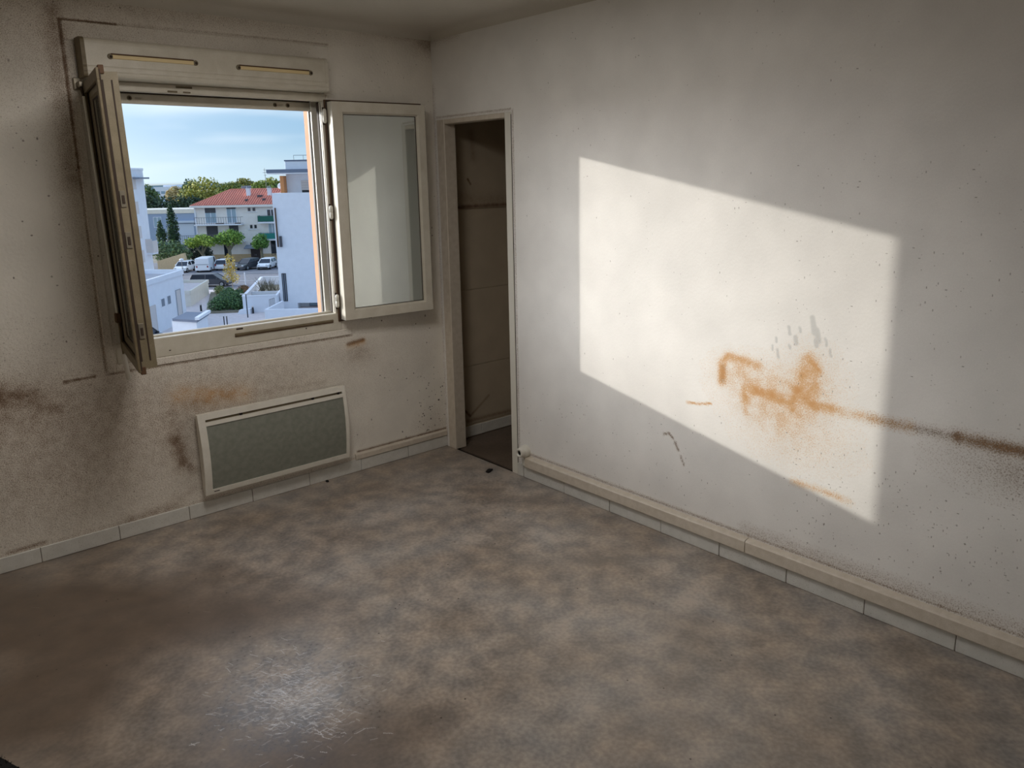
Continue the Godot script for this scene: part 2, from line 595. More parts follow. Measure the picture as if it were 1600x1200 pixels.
	for q in [[2.455, 1.10, 0.055, 0.016], [2.475, 1.06, 0.04, 0.014], [2.355, 1.065, 0.03, 0.008], [2.30, 1.02, 0.02, 0.007], [2.385, 1.03, 0.025, 0.010], [2.47, 1.03, 0.02, 0.010], [2.31, 0.965, 0.035, 0.008], [2.40, 1.075, 0.02, 0.006], [2.51, 1.04, 0.03, 0.006], [2.285, 0.985, 0.02, 0.006], [2.36, 1.0, 0.015, 0.006], [2.53, 1.0, 0.03, 0.006]]:
		mr.stroke(2, [Vector2(q[0] - q[2] * 0.12, q[1] + q[2] * 0.5), Vector2(q[0] + q[2] * 0.1, q[1] - q[2] * 0.5)], q[3] * 0.8, 130)
	mr.patch(2, Vector2(2.42, 1.02), Vector2(0.14, 0.09), 40)
	mr.stroke(0, [Vector2(0.78, 0.146), Vector2(3.0, 0.146), Vector2(5.0, 0.146)], 0.008, 120)
	mr.stroke(0, [Vector2(2.2, 0.165), Vector2(5.0, 0.165)], 0.03, 58)
	mr.stroke(0, [Vector2(0.712, 0.0), Vector2(0.712, 2.02)], 0.005, 105)
	mr.stroke(0, [Vector2(0.03, 2.025), Vector2(0.70, 2.025)], 0.005, 120)
	mr.stroke(0, [Vector2(0.0, 2.2), Vector2(0.0, 0.0)], 0.02, 70)
	mr.stroke(0, [Vector2(0.0, 2.46), Vector2(0.25, 2.47)], 0.03, 80)
	M.wall_right = StandardMaterial3D.new()
	var dots_r := [[0.14, 0.0, 0.75, 0.95, 420, 0.95, 0.5], [0.46, 0.3, 0.80, 0.95, 420, 1.0, 0.5], [0.48, 0.74, 0.72, 0.93, 240, 1.1, 0.5], [0.305, 0.085, 0.315, 0.1, 1, 2.6, 0.9], [0.14, 0.78, 0.4, 0.94, 120, 1.0, 0.5]]
	M.wall_right.albedo_texture = wall_texture(rgb(240, 237, 232), 2048, 1024, mr, 57, dots_r)
	M.wall_right.roughness = 0.7
	M.wall_right.normal_enabled = true
	M.wall_right.normal_texture = bump_texture(8, 0.13, 2048, 1024, 1.2)
	M.wall_right.normal_scale = 0.12
	M.paint = tripl(ramp_texture(512, 512, 3, 0.01, 0.2, rgb(212, 206, 194), rgb(228, 222, 210), rgb(150, 130, 110), 230), 0.5, 0.75, true)
	M.ceiling = tripl(ramp_texture(512, 512, 21, 0.008, 0.25, rgb(208, 202, 190), rgb(222, 216, 204), rgb(120, 105, 90), 236), 0.45, 0.85, true)
	M.closet_floor_dimmed = tripl(ramp_texture(512, 512, 24, 0.012, 0.12, rgb(84, 72, 62), rgb(120, 106, 94), rgb(60, 50, 42), 225), 0.6, 0.5, true)  # same vinyl as the room, colour darkened for the closet's dimness
	M.closet = tripl(ramp_texture(512, 512, 4, 0.012, 0.2, rgb(176, 160, 136), rgb(196, 182, 160), rgb(110, 86, 62), 228), 0.7, 0.8, true)
	M.closet_stain = tripl(ramp_texture(512, 512, 14, 0.02, 0.12, rgb(140, 116, 90), rgb(170, 148, 120), rgb(100, 76, 54), 222), 0.9, 0.85, true)
	var mc := Mask.new(0.07, 0.75, 2.5, 136, 500)
	mc.stroke(0, [Vector2(0.11, 1.50), Vector2(0.75, 1.505)], 0.012, 190)
	mc.stroke(0, [Vector2(0.105, 1.50), Vector2(0.10, 1.64), Vector2(0.125, 1.66)], 0.012, 190)
	mc.patch(0, Vector2(0.2, 1.55), Vector2(0.16, 0.07), 85)
	mc.patch(0, Vector2(0.5, 1.54), Vector2(0.2, 0.04), 70)
	mc.stroke(0, [Vector2(0.26, 1.67), Vector2(0.28, 1.64)], 0.007, 230)
	mc.stroke(0, [Vector2(0.30, 1.95), Vector2(0.31, 1.8)], 0.03, 80)
	mc.stroke(0, [Vector2(0.11, 0.26), Vector2(0.22, 0.14)], 0.007, 170)
	mc.stroke(0, [Vector2(0.22, 0.14), Vector2(0.38, 0.25)], 0.009, 120)
	mc.patch(0, Vector2(0.15, 0.16), Vector2(0.07, 0.06), 110)
	mc.stroke(0, [Vector2(0.2, 0.11), Vector2(0.75, 0.10)], 0.016, 130)
	M.closet_panel = StandardMaterial3D.new()
	M.closet_panel.albedo_texture = wall_texture(rgb(186, 172, 150), 512, 1880, mc, 91, [[0.0, 0.0, 1.0, 1.0, 60, 1.6, 0.6]])
	M.closet_panel.roughness = 0.8
	floor_material()
	var grimy := ramp_texture(512, 512, 61, 0.012, 0.24, rgb(198, 190, 172), rgb(222, 216, 202), rgb(110, 84, 58), 222)
	M.plastic = tripl(grimy, 1.4, 0.42)
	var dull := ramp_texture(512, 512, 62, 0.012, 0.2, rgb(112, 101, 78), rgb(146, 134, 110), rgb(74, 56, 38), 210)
	M.plastic_dull = tripl(dull, 1.6, 0.5)  # dirty plastic, colour darkened further against the added lamp's light
	M.plastic_edge = tripl(ramp_texture(512, 512, 63, 0.02, 0.22, rgb(96, 84, 60), rgb(132, 118, 92), rgb(60, 44, 30), 205), 1.8, 0.55)  # dirty edges, likewise darkened in colour to offset the added lamp
	M.white_plastic = plain(rgb(226, 222, 210), 0.38)
	M.gasket = plain(rgb(56, 42, 32), 0.7)
	M.brown = plain(rgb(92, 66, 44), 0.75)
	M.black = plain(rgb(14, 13, 12), 0.9)
	M.grey_alu = plain(rgb(150, 150, 148), 0.45, 0.2)
	M.dark_alu = plain(rgb(104, 102, 100), 0.5, 0.2)
	M.steel = plain(rgb(150, 142, 126), 0.45, 0.6)
	M.vent = plain(rgb(228, 206, 156), 0.5)
	M.radiator = tripl(ramp_texture(512, 512, 64, 0.015, 0.22, rgb(214, 208, 194), rgb(236, 232, 222), rgb(140, 112, 78), 226), 1.5, 0.4)
	M.grille = tripl(ramp_texture(1024, 1024, 65, 0.012, 0.30, rgb(92, 97, 88), rgb(164, 164, 152), rgb(186, 182, 168), 172, 0.7), 2.0, 0.6)
	M.tile = []
	for k in 4:
		M.tile.append(tripl(ramp_texture(256, 256, 70 + k, 0.02, 0.26, rgb(202, 200, 192), rgb(224, 222, 216), rgb(110, 94, 78), 218 - k * 6), 2.6, 0.35))
	M.grout = plain(rgb(96, 84, 70), 0.9)
	M.trunk = tripl(ramp_texture(512, 512, 76, 0.02, 0.2, rgb(196, 184, 166), rgb(224, 214, 200), rgb(140, 112, 84), 232), 1.8, 0.45)
	M.orange = tripl(ramp_texture(256, 256, 77, 0.05, 0.3, rgb(226, 164, 132), rgb(236, 176, 144), rgb(214, 150, 116), 250), 2.0, 0.85)
	var gl := plain(Color(0.84, 0.86, 0.84, 0.24), 0.02)
	gl.transparency = BaseMaterial3D.TRANSPARENCY_ALPHA
	gl.metallic = 0.66
	gl.metallic_specular = 0.5
	M.glass = gl

func floor_material():
	var s := 2048
	var a := noise_bytes(101, 0.0045, s, s, 4)
	var b := noise_bytes(102, 0.016, s, s, 5)
	var c := noise_bytes(103, 0.11, s, s, 4)
	var e2 := noise_bytes(105, 0.0022, s, s, 2)
	var out := PackedByteArray()
	out.resize(s * s * 3)
	var ro := PackedByteArray()
	ro.resize(s * s)
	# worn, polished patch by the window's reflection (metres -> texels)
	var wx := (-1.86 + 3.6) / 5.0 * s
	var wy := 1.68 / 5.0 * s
	for j in s:
		for i in s:
			var at := j * s + i
			var v := a[at] * 0.26 + b[at] * 0.44 + c[at] * 0.30
			var t := clampf((v - 70.0) / 116.0, 0.0, 1.0)
			var r := 126.0 + 54.0 * t
			var g := 117.0 + 51.0 * t
			var bl := 109.0 + 47.0 * t
			# warm and cool drifts
			var k := (b[at] - a[at]) * 0.03
			r += k; bl -= k
			# brown drifts, part grime, thickened leftwards to paint in the fading light
			var left_dimming := clampf((e2[at] * 0.8 + (0.45 - float(i) / s) * 400.0 - 100.0) / 110.0, 0.0, 1.0) * 0.72
			r += (92.0 - r) * left_dimming
			g += (76.0 - g) * left_dimming
			bl += (62.0 - bl) * left_dimming
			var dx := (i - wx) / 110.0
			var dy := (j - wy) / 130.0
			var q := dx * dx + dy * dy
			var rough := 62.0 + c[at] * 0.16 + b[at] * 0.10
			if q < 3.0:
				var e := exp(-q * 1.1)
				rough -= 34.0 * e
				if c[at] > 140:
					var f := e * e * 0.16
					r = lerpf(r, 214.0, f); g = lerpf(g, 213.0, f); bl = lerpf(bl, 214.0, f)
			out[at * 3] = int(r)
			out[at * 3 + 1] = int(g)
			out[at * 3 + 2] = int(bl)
			ro[at] = clampi(int(rough), 0, 255)
	rng.seed = 404
	for k in 420:      # crumbs and specks trodden in
		var cx := rng.randi_range(2, s - 4)
		var cy := rng.randi_range(2, s - 4)
		var n := rng.randi_range(1, 2)
		for y in n:
			for x in n:
				var at := ((cy + y) * s + cx + x) * 3
				out[at] = 52; out[at + 1] = 42; out[at + 2] = 36
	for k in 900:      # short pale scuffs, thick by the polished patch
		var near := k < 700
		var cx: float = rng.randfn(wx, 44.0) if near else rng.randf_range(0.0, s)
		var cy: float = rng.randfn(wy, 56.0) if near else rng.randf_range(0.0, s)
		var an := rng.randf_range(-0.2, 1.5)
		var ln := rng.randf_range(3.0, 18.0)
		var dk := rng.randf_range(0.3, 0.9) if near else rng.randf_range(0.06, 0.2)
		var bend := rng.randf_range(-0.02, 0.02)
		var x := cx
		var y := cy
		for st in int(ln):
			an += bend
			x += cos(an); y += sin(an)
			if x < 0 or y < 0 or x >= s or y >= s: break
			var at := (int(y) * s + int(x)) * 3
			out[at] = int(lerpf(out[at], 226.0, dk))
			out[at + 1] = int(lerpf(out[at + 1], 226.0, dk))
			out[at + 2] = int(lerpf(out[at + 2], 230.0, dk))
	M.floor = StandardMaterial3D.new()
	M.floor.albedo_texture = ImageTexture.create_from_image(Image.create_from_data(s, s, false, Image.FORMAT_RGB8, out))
	M.floor.roughness_texture = ImageTexture.create_from_image(Image.create_from_data(s, s, false, Image.FORMAT_L8, ro))
	M.floor.roughness_texture_channel = BaseMaterial3D.TEXTURE_CHANNEL_RED
	M.floor.roughness = 1.0
	M.floor.metallic_specular = 0.5
	M.floor.normal_enabled = true
	M.floor.normal_texture = bump_texture(109, 0.06, 1024, 1024, 1.0)
	M.floor.normal_scale = 0.12

# =====================================================================  the room
func structure(called: String, label: String, category: String) -> Node3D:
	return thing(called, label, category, Vector3.ZERO, 0.0, "", "structure")

func build_room():
	# floor
	var st := nst()
	uv_kind = "floor"
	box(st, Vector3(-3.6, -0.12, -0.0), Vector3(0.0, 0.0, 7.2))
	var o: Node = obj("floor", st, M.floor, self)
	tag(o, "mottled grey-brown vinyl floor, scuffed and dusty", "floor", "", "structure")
	st = nst()
	box(st, Vector3(0.03, -0.12, -0.03), Vector3(0.75, -0.003, 1.3))
	tag(obj("floor", st, M.closet_floor_dimmed, self), "vinyl floor inside the closet behind the doorway, darkened in colour for its dimness", "floor", "", "structure")
	uv_kind = ""
	st = nst()
	box(st, Vector3(0.0, -0.12, -0.03), Vector3(0.03, -0.012, 1.3))
	tag(obj("trim_1", st, M.black, self), "dark gap across the floor at the closet doorway", "threshold", "", "structure")
	# window wall
	var w := structure("wall_back", "grimy speckled plaster wall with the open window and the radiator", "wall")
	st = nst()
	uv_kind = "back"
	box(st, Vector3(-3.6, 0, -0.10), Vector3(-1.84, 2.5, 0))
	box(st, Vector3(-0.70, 0, -0.10), Vector3(0.07, 2.5, 0))
	box(st, Vector3(-1.84, 0, -0.10), Vector3(-0.70, 0.865, 0))
	box(st, Vector3(-1.84, 2.20, -0.10), Vector3(-0.70, 2.5, 0))
	obj("plaster", st, M.wall_back, w)
	# plastered band round the window, a little proud
	st = nst()
	box(st, Vector3(-1.905, 2.285, -0.01), Vector3(-0.662, 2.366, 0.007), 0.003)
	box(st, Vector3(-1.905, 0.82, -0.01), Vector3(-1.868, 2.2849, 0.007), 0.003)
	box(st, Vector3(-1.8679, 0.82, -0.01), Vector3(-0.635, 0.856, 0.007), 0.003)
	box(st, Vector3(-0.689, 0.8561, -0.01), Vector3(-0.645, 2.128, 0.004), 0.002)
	obj("surround", st, M.wall_back, w)
	uv_kind = ""
	st = nst()
	box(st, Vector3(-3.6, -0.3, -0.25), Vector3(-1.885, 2.7, -0.10))
	box(st, Vector3(-0.70, -0.3, -0.25), Vector3(0.9, 2.7, -0.10))
	box(st, Vector3(-1.885, -0.3, -0.25), Vector3(-0.70, 0.90, -0.10))
	box(st, Vector3(-1.885, 2.23, -0.25), Vector3(-0.70, 2.7, -0.10))
	var of := obj("outer_render", st, M.orange, w)
	of.set_meta("label", "orange rendered outer face and reveal")
	# right wall with the closet doorway
	st = nst()
	uv_kind = "right"
	box(st, Vector3(0, 0, 0.70), Vector3(0.07, 2.5, 7.2))
	box(st, Vector3(0, 2.01, 0.0), Vector3(0.07, 2.5, 0.70))
	box(st, Vector3(0, 0, 0.0), Vector3(0.07, 2.01, 0.03))
	uv_kind = ""
	tag(obj("wall_right", st, M.wall_right, self), "white wall with rust-coloured smears and a patch of sunlight", "wall", "", "structure")
	# other walls and the ceiling
	st = nst()
	box(st, Vector3(-3.75, -0.12, -0.25), Vector3(-3.6, 2.6, 7.35))
	tag(obj("wall_left", st, M.paint, self), "plain painted wall on the dark side of the room", "wall", "", "structure")
	st = nst()
	box(st, Vector3(-3.6, -0.12, 7.2), Vector3(0.9, 2.6, 7.35))
	tag(obj("wall_front", st, M.paint, self), "plain painted wall behind the camera", "wall", "", "structure")
	st = nst()
	box(st, Vector3(-3.6, 2.5, -0.10), Vector3(0.9, 2.6, 7.2))
	tag(obj("ceiling", st, M.ceiling, self), "off-white painted ceiling with a few dark specks", "ceiling", "", "structure")
	# soft fillet of plaster between wall and ceiling
	for s in 2:
		st = nst()
		var prof := PackedVector2Array()
		prof.append(Vector2(0, 0))
		for k in 15:
			var t := PI / 2 * k / 14.0
			prof.append(Vector2(0.045 * (1.0 - sin(t)), -0.045 * (1.0 - cos(t))))
		if s == 0: prism(st, prof, Vector3(-3.6, 2.5, 0), Vector3.BACK, Vector3.UP, Vector3(3.6, 0, 0))
		else: prism(st, prof, Vector3(0, 2.5, 0), Vector3.LEFT, Vector3.UP, Vector3(0, 0, 7.2))
		tag(obj("trim_%d" % (s + 2), st, M.ceiling, self), ["rounded plaster joint between window wall and ceiling", "rounded plaster joint between right wall and ceiling"][s], "cornice", "", "structure")
	# closet
	var cl := structure("wall_closet_back", "dim closet wall seen through the doorway, with old shelf marks", "wall")
	st = nst()
	box(st, Vector3(0.0701, -0.12, -0.10), Vector3(0.75, 2.5, -0.036))
	obj("plaster", st, M.closet, cl)
	var ys := [0.083, 0.478, 0.978, 1.488, 2.5]
	for k in 4:
		st = nst()
		uv_kind = "closet"
		box(st, Vector3(0.07, ys[k] + 0.0015, -0.038), Vector3(0.75, ys[k + 1] - 0.0015, -0.032 + (0.003 if k == 3 else 0.0) + 0.001 * (k % 2)), 0.001)
		uv_kind = ""
		var pn := obj("panel", st, M.closet_panel, cl)
		if k == 3: pn.set_meta("label", "brown stained upper panel")
	st = nst()
	box(st, Vector3(0.75, -0.12, -0.10), Vector3(0.9, 2.5, 1.45))
	tag(obj("wall_closet_right", st, M.closet, self), "far side wall of the dim closet", "wall", "", "structure")
	st = nst()
	box(st, Vector3(0.07, -0.12, 1.3), Vector3(0.75, 2.5, 1.45))
	tag(obj("wall_closet_front", st, M.closet, self), "near side wall of the dim closet", "wall", "", "structure")
	# closet door frame
	var df := structure("door_1", "narrow white door frame of the closet, without a door", "door frame")
	st = nst()
	box(st, Vector3(-0.006, 0, 0.035), Vector3(0.076, 2.012, 0.108), 0.003)
	obj("jamb", st, M.trunk, df)
	st = nst()
	box(st, Vector3(-0.006, 0, 0.652), Vector3(0.076, 2.012, 0.70), 0.003)
	obj("jamb", st, M.white_plastic, df)
	st = nst()
	box(st, Vector3(-0.0055, 1.985, 0.108), Vector3(0.0755, 2.0118, 0.652), 0.003)
	obj("head", st, M.trunk, df)
	st = nst()
	box(st, Vector3(-0.003, 0, 0.7001), Vector3(-0.0001, 2.0, 0.7025))
	obj("seam", st, M.gasket, df)
	# skirting tiles
	tiles("baseboard_back", "row of pale speckled skirting tiles under the window wall", Vector3(0, 0, 0), Vector3.LEFT, Vector3.BACK, [0.0, 0.2962], 3.6)
	tiles("baseboard_right", "row of pale speckled skirting tiles along the right wall", Vector3(0, 0, 0), Vector3.BACK, Vector3.LEFT, [0.7035, 0.7542], 7.2)
	tiles("baseboard_closet", "skirting tiles inside the dim closet", Vector3(0.0, 0, -0.036), Vector3.RIGHT, Vector3.BACK, [0.077, 0.312], 0.75)

func tiles(called: String, label: String, org: Vector3, along: Vector3, out: Vector3, start: Array, end: float):
	var bb := structure(called, label, "skirting")
	var x: float = start[0]
	var nx: float = start[1]
	var k := 0
	rng.seed = called.hash()
	var st0 := nst()
	var a0: Vector3 = org + along * x
	var b0 := org + along * end + out * 0.006 + Vector3.UP * 0.07
	box(st0, Vector3(minf(a0.x, b0.x), 0, minf(a0.z, b0.z)), Vector3(maxf(a0.x, b0.x), 0.07, maxf(a0.z, b0.z)))
	obj("mortar", st0, M.grout, bb)
	while x < end - 0.01:
		var st := nst()
		var th := 0.009 + rng.randf_range(-0.0008, 0.0008)
		var a: Vector3 = org + along * (x + 0.0012)
		var b: Vector3 = org + along * (minf(nx, end) - 0.0012) + out * th
		box(st, Vector3(minf(a.x, b.x), 0.001, minf(a.z, b.z)), Vector3(maxf(a.x, b.x), 0.0725 + rng.randf_range(-0.001, 0.001), maxf(a.z, b.z)), 0.002)
		obj("tile", st, M.tile[k * 3 % 4], bb)
		x = nx
		nx += 0.3301
		k += 1

# =====================================================================  the window
func bar(st: SurfaceTool, x0: float, x1: float, y0: float, y1: float, z0: float, z1: float, bev := 0.003):
	box(st, Vector3(x0, y0, z0), Vector3(x1, y1, z1), bev)

func build_window():
	var w := structure("window_1", "open white plastic casement window looking over the street", "window")
	# fixed frame: two steps deep
	var st := nst()
	bar(st, -1.858, -0.69, 0.856, 0.952, -0.03, 0.006, 0.004)          # bottom, inner step
	bar(st, -1.858, -0.69, 0.866, 0.945, -0.09, -0.031, 0.004)
	bar(st, -1.85, -0.70, 0.9451, 0.956, -0.09, -0.066, 0.003)
	obj("bottom_rail", st, M.plastic, w)
	for s in [-1.0, 1.0]:
		st = nst()
		var c := -1.27
		var xi: float = c + s * (0.549 if s > 0 else 0.535)
		var xo: float = c + s * 0.58
		bar(st, minf(xi, xo), maxf(xi, xo), 0.9521, 2.0869, -0.03, 0.0025, 0.003)
		var xj: float = c + s * (0.546 if s > 0 else 0.528)
		obj("jamb", st, M.plastic, w)
		st = nst()
		bar(st, minf(xj, xo), maxf(xj, xo), 0.957, 2.0869, -0.052, -0.0301, 0.002)
		obj("weather_seal", st, M.gasket, w)
		st = nst()
		bar(st, minf(xi - s * 0.0006, xi + s * 0.004), maxf(xi - s * 0.0006, xi + s * 0.004), 0.957, 2.08, -0.013, -0.007, 0.0)
		obj("weather_seal", st, M.gasket, w)
		st = nst()
		var xk: float = c + s * 0.566
		bar(st, minf(xk, xo), maxf(xk, xo), 0.957, 2.0869, -0.0924, -0.0521, 0.002)
		obj("rebate", st, M.gasket, w)  # coloured dark to paint in the shade of the gap beside the guide
		# roller shutter guide outside the frame
		st = nst()
		var xg: float = c + s * (0.540 if s > 0 else 0.535)
		var xh: float = c + s * 0.58
		bar(st, minf(xg, xh), maxf(xg, xh), 0.945, 2.20, -0.150, -0.130, 0.002)
		bar(st, minf(xg + s * 0.02, xh), maxf(xg + s * 0.02, xh), 0.945, 2.20, -0.1299, -0.1121, 0.001)
		var gd := obj("shutter_guide", st, M.dark_alu, w)
		st = nst()
		bar(st, minf(xg, xh), maxf(xg, xh), 0.945, 2.20, -0.112, -0.098, 0.002)
		obj("guide_lip", st, M.white_plastic, gd)  # white colour paints in the guide's lit front edge
	st = nst()
	bar(st, -1.85, -0.69, 2.087, 2.127, -0.03, 0.004, 0.004)
	bar(st, -1.85, -0.69, 2.096, 2.127, -0.09, -0.0301, 0.003)
	obj("head_rail", st, M.plastic, w)
	# rolled-up shutter: bottom slat with its marks, slats above
	st = nst()
	bar(st, -1.812, -0.728, 2.044, 2.090, -0.1285, -0.1135, 0.003)
	var bs := obj("shutter_slat", st, M.plastic, w)
	bs.set_meta("label", "bottom slat of the raised shutter")
	for x in [-1.635, -0.925, -0.855]:
		st = nst()
		lathe(st, Vector3(x, 2.069, -0.1137), Vector3.BACK, [Vector2(0.011, 0), Vector2(0.011, 0.002), Vector2(0.008, 0.003), Vector2(0.0, 0.003)], 14)
		obj("screw_cap", st, M.plastic_dull, bs)
		st = nst()
		lathe(st, Vector3(x + 0.001, 2.0685, -0.1108), Vector3.BACK, [Vector2(0.0062, 0), Vector2(0.0062, 0.001), Vector2(0.0, 0.001)], 12)
		obj("screw", st, M.gasket, bs)
	for x in [-1.60, -0.90]:
		st = nst()
		bar(st, x - 0.012, x + 0.022, 2.071, 2.0725, -0.1136, -0.1131, 0.0)
		bar(st, x - 0.012, x + 0.016, 2.0665, 2.068, -0.1136, -0.1131, 0.0)
		obj("faint_print", st, M.plastic_edge, bs)
	st = nst()
	bar(st, -1.812, -0.728, 2.0901, 2.096, -0.1275, -0.1145, 0.001)
	obj("slat_joint", st, M.gasket, w)
	for k in 3:
		st = nst()
		bar(st, -1.812, -0.728, 2.0965 + k * 0.04, 2.134 + k * 0.04, -0.127, -0.115, 0.003)
		obj("shutter_slat", st, M.plastic, w)
	# strips and catches on the head
	st = nst()
	bar(st, -1.50, -1.455, 2.091, 2.099, 0.0035, 0.009, 0.002)
	bar(st, -1.43, -1.395, 2.091, 2.098, 0.0035, 0.009, 0.002)
	bar(st, -1.46, -1.385, 2.112, 2.122, 0.0035, 0.0055, 0.001)
	obj("catch", st, M.plastic_edge, w)
	# dirty drip rail on the bottom member
	st = nst()
	bar(st, -1.298, -0.742, 0.9085, 0.921, 0.005, 0.015, 0.003)
	obj("drip_rail", st, M.plastic_edge, w)
	st = nst()
	bar(st, -1.298, -0.742, 0.9035, 0.9084, 0.005, 0.012, 0.001)
	obj("drip_groove", st, M.brown, w)
	for q in [[-1.27, 0.942, 0.035, 0.008], [-0.905, 0.893, 0.007, 0.007], [-1.62, 0.885, 0.010, 0.004]]:
		st = nst()
		bar(st, q[0] - q[2] / 2, q[0] + q[2] / 2, q[1] - q[3] / 2, q[1] + q[3] / 2, 0.005, 0.0075, 0.001)
		obj("drain_slot", st, M.gasket, w)
	# sill outside
	st = nst()
	prism(st, PackedVector2Array([Vector2(0.09, 0.86), Vector2(0.09, 0.935), Vector2(0.28, 0.905), Vector2(0.28, 0.86)]), Vector3(-1.884, 0, 0), Vector3.FORWARD, Vector3.UP, Vector3(1.183, 0, 0))
	obj("outer_sill", st, M.grey_alu, w)
	# hinges on the right jamb
	for y in [2.012, 1.508, 1.022]:
		st = nst()
		lathe(st, Vector3(-0.7125, y - 0.038, 0.016), Vector3.UP, [Vector2(0, 0), Vector2(0.007, 0.002), Vector2(0.0105, 0.010), Vector2(0.0105, 0.037), Vector2(0.0095, 0.038), Vector2(0.0105, 0.039), Vector2(0.0105, 0.066), Vector2(0.007, 0.074), Vector2(0, 0.076)], 14)
		obj("hinge", st, M.white_plastic, w)
		st = nst()
		bar(st, -0.7205, -0.702, y - 0.045, y + 0.045, 0.0026, 0.008, 0.002)
		obj("hinge_plate", st, M.gasket, w)
	# right leaf, folded back against the wall; left leaf, standing into the room
	var r := sash(w, Vector3(-0.700, 0.918, 0.050), deg_to_rad(-4.4), -1.0, M.plastic, M.brown)
	r.set_meta("label", "right leaf folded back against the wall")
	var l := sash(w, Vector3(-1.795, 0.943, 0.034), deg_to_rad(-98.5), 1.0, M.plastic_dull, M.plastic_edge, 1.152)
	l.rotation.z = 0.0
	l.basis = Basis(Vector3.BACK, 0.016) * l.basis
	l.set_meta("label", "dirty left leaf standing open into the room, colour darkened further against the lamp light")
	for y in [0.155, 0.52, 0.68]:
		st = nst()
		bar(st, 0.5605, 0.5635, y - 0.032, y + 0.032, 0.002, 0.022, 0.001)
		obj("lock_plate", st, M.steel, l)
		st = nst()
		bar(st, 0.5636, 0.566, y - 0.018, y + 0.014, 0.006, 0.016, 0.001)
		obj("keep", st, M.gasket, l)
	for y in [-0.012, 1.155]:
		st = nst()
		bar(st, 0.53, 0.567, y - 0.012, y + 0.020, 0.016, 0.036, 0.002)
		obj("shoot_bolt", st, M.brown, l)

# one leaf: local x from hinge to free edge, y up, z through it; inn tells on which side the room face is
func sash(parent: Node3D, at: Vector3, turn: float, inn: float, m: Material, flange_m: Material, H := 1.165) -> Node3D:
	var s := Node3D.new()
	s.name = "sash" if not parent.has_node("sash") else "sash_001"
	parent.add_child(s)
	s.position = at
	s.rotation.y = turn
	var W := 0.56
	var T := 0.029
	var wd := 0.068
	# welded frame: four mitred bars with a sloped inner edge
	var st := nst()
	var oc := [Vector2(0, 0), Vector2(W, 0), Vector2(W, H), Vector2(0, H)]
	var ic := [Vector2(wd, wd - 0.01), Vector2(W - wd + 0.016, wd - 0.01), Vector2(W - wd + 0.016, H - wd + 0.006), Vector2(wd, H - wd + 0.006)]
	var bc := []
	for k in 4: bc.append(ic[k].lerp(oc[k], 0.16))
	for k in 4:
		var n := (k + 1) % 4
		for z in [-T, T]:
			quad(st, Vector3(oc[k].x, oc[k].y, z), Vector3(oc[n].x, oc[n].y, z), Vector3(bc[n].x, bc[n].y, z), Vector3(bc[k].x, bc[k].y, z), Vector3(0, 0, z))
			quad(st, Vector3(bc[k].x, bc[k].y, z), Vector3(bc[n].x, bc[n].y, z), Vector3(ic[n].x, ic[n].y, z * 0.6), Vector3(ic[k].x, ic[k].y, z * 0.6), Vector3(0, 0, z))
		var mid := Vector3(W / 2, H / 2, 0)
		var a := Vector3(oc[k].x, oc[k].y, 0)
		var b := Vector3(oc[n].x, oc[n].y, 0)
		var out := (a + b) / 2 - mid
		quad(st, a + Vector3(0, 0, -T), b + Vector3(0, 0, -T), b + Vector3(0, 0, T), a + Vector3(0, 0, T), out)
		var c := Vector3(ic[k].x, ic[k].y, 0)
		var d := Vector3(ic[n].x, ic[n].y, 0)
		quad(st, c + Vector3(0, 0, -T * 0.6), d + Vector3(0, 0, -T * 0.6), d + Vector3(0, 0, T * 0.6), c + Vector3(0, 0, T * 0.6), -out)
	obj("sash_frame", st, m, s)
	# overlapping flange on the room side with its dark seal
	for q in 2:
		st = nst()
		var z0: float = (T + 0.0002 + 0.006 * q) * inn
		var z1: float = (T + 0.006 + 0.010 * q) * inn
		var e: float = 0.008 + 0.005 * q
		for k in 4:
			var lo := Vector3(-e, -e, 0)
			var hi := Vector3(W + e, H + e, 0)
			match k:
				0: hi.y = 0.03
				1: lo.y = H - 0.03
				2: hi.x = 0.03; lo.y = 0.03; hi.y = H - 0.03
				3: lo.x = W - 0.03; lo.y = 0.03; hi.y = H - 0.03
			lo.z = minf(z0, z1); hi.z = maxf(z0, z1)
			box(st, lo, hi, 0.0015)
		obj("seal" if q == 0 else "flange", st, M.gasket if q == 0 else flange_m, s)
	# grooves along the free edge
	st = nst()
	for z in [-0.006, 0.026]:
		box(st, Vector3(W - 0.002, 0.03, z - 0.003), Vector3(W + 0.0015, H - 0.03, z + 0.003), 0.001)
	obj("edge_seal", st, M.gasket, s)
	# double glazing
	for z in [0.017 * inn, -0.004 * inn]:
		st = nst()
		box(st, Vector3(wd - 0.012, wd - 0.018, z - 0.002), Vector3(W - wd + 0.026, H - wd + 0.014, z + 0.002))
		obj("pane", st, M.glass, s)
	st = nst()
	for k in 4:
		var lo := Vector3(wd - 0.002, wd - 0.012, minf(0.0215 * inn, -0.0085 * inn))
		var hi := Vector3(W - wd + 0.018, H - wd + 0.008, maxf(0.0215 * inn, -0.0085 * inn))
		match k:
			0: hi.y = lo.y + 0.005
			1: lo.y = hi.y - 0.005
			2: hi.x = lo.x + 0.005
			3: lo.x = hi.x - 0.005
		box(st, lo, hi)
	obj("glazing_seal", st, M.gasket, s)
	return s

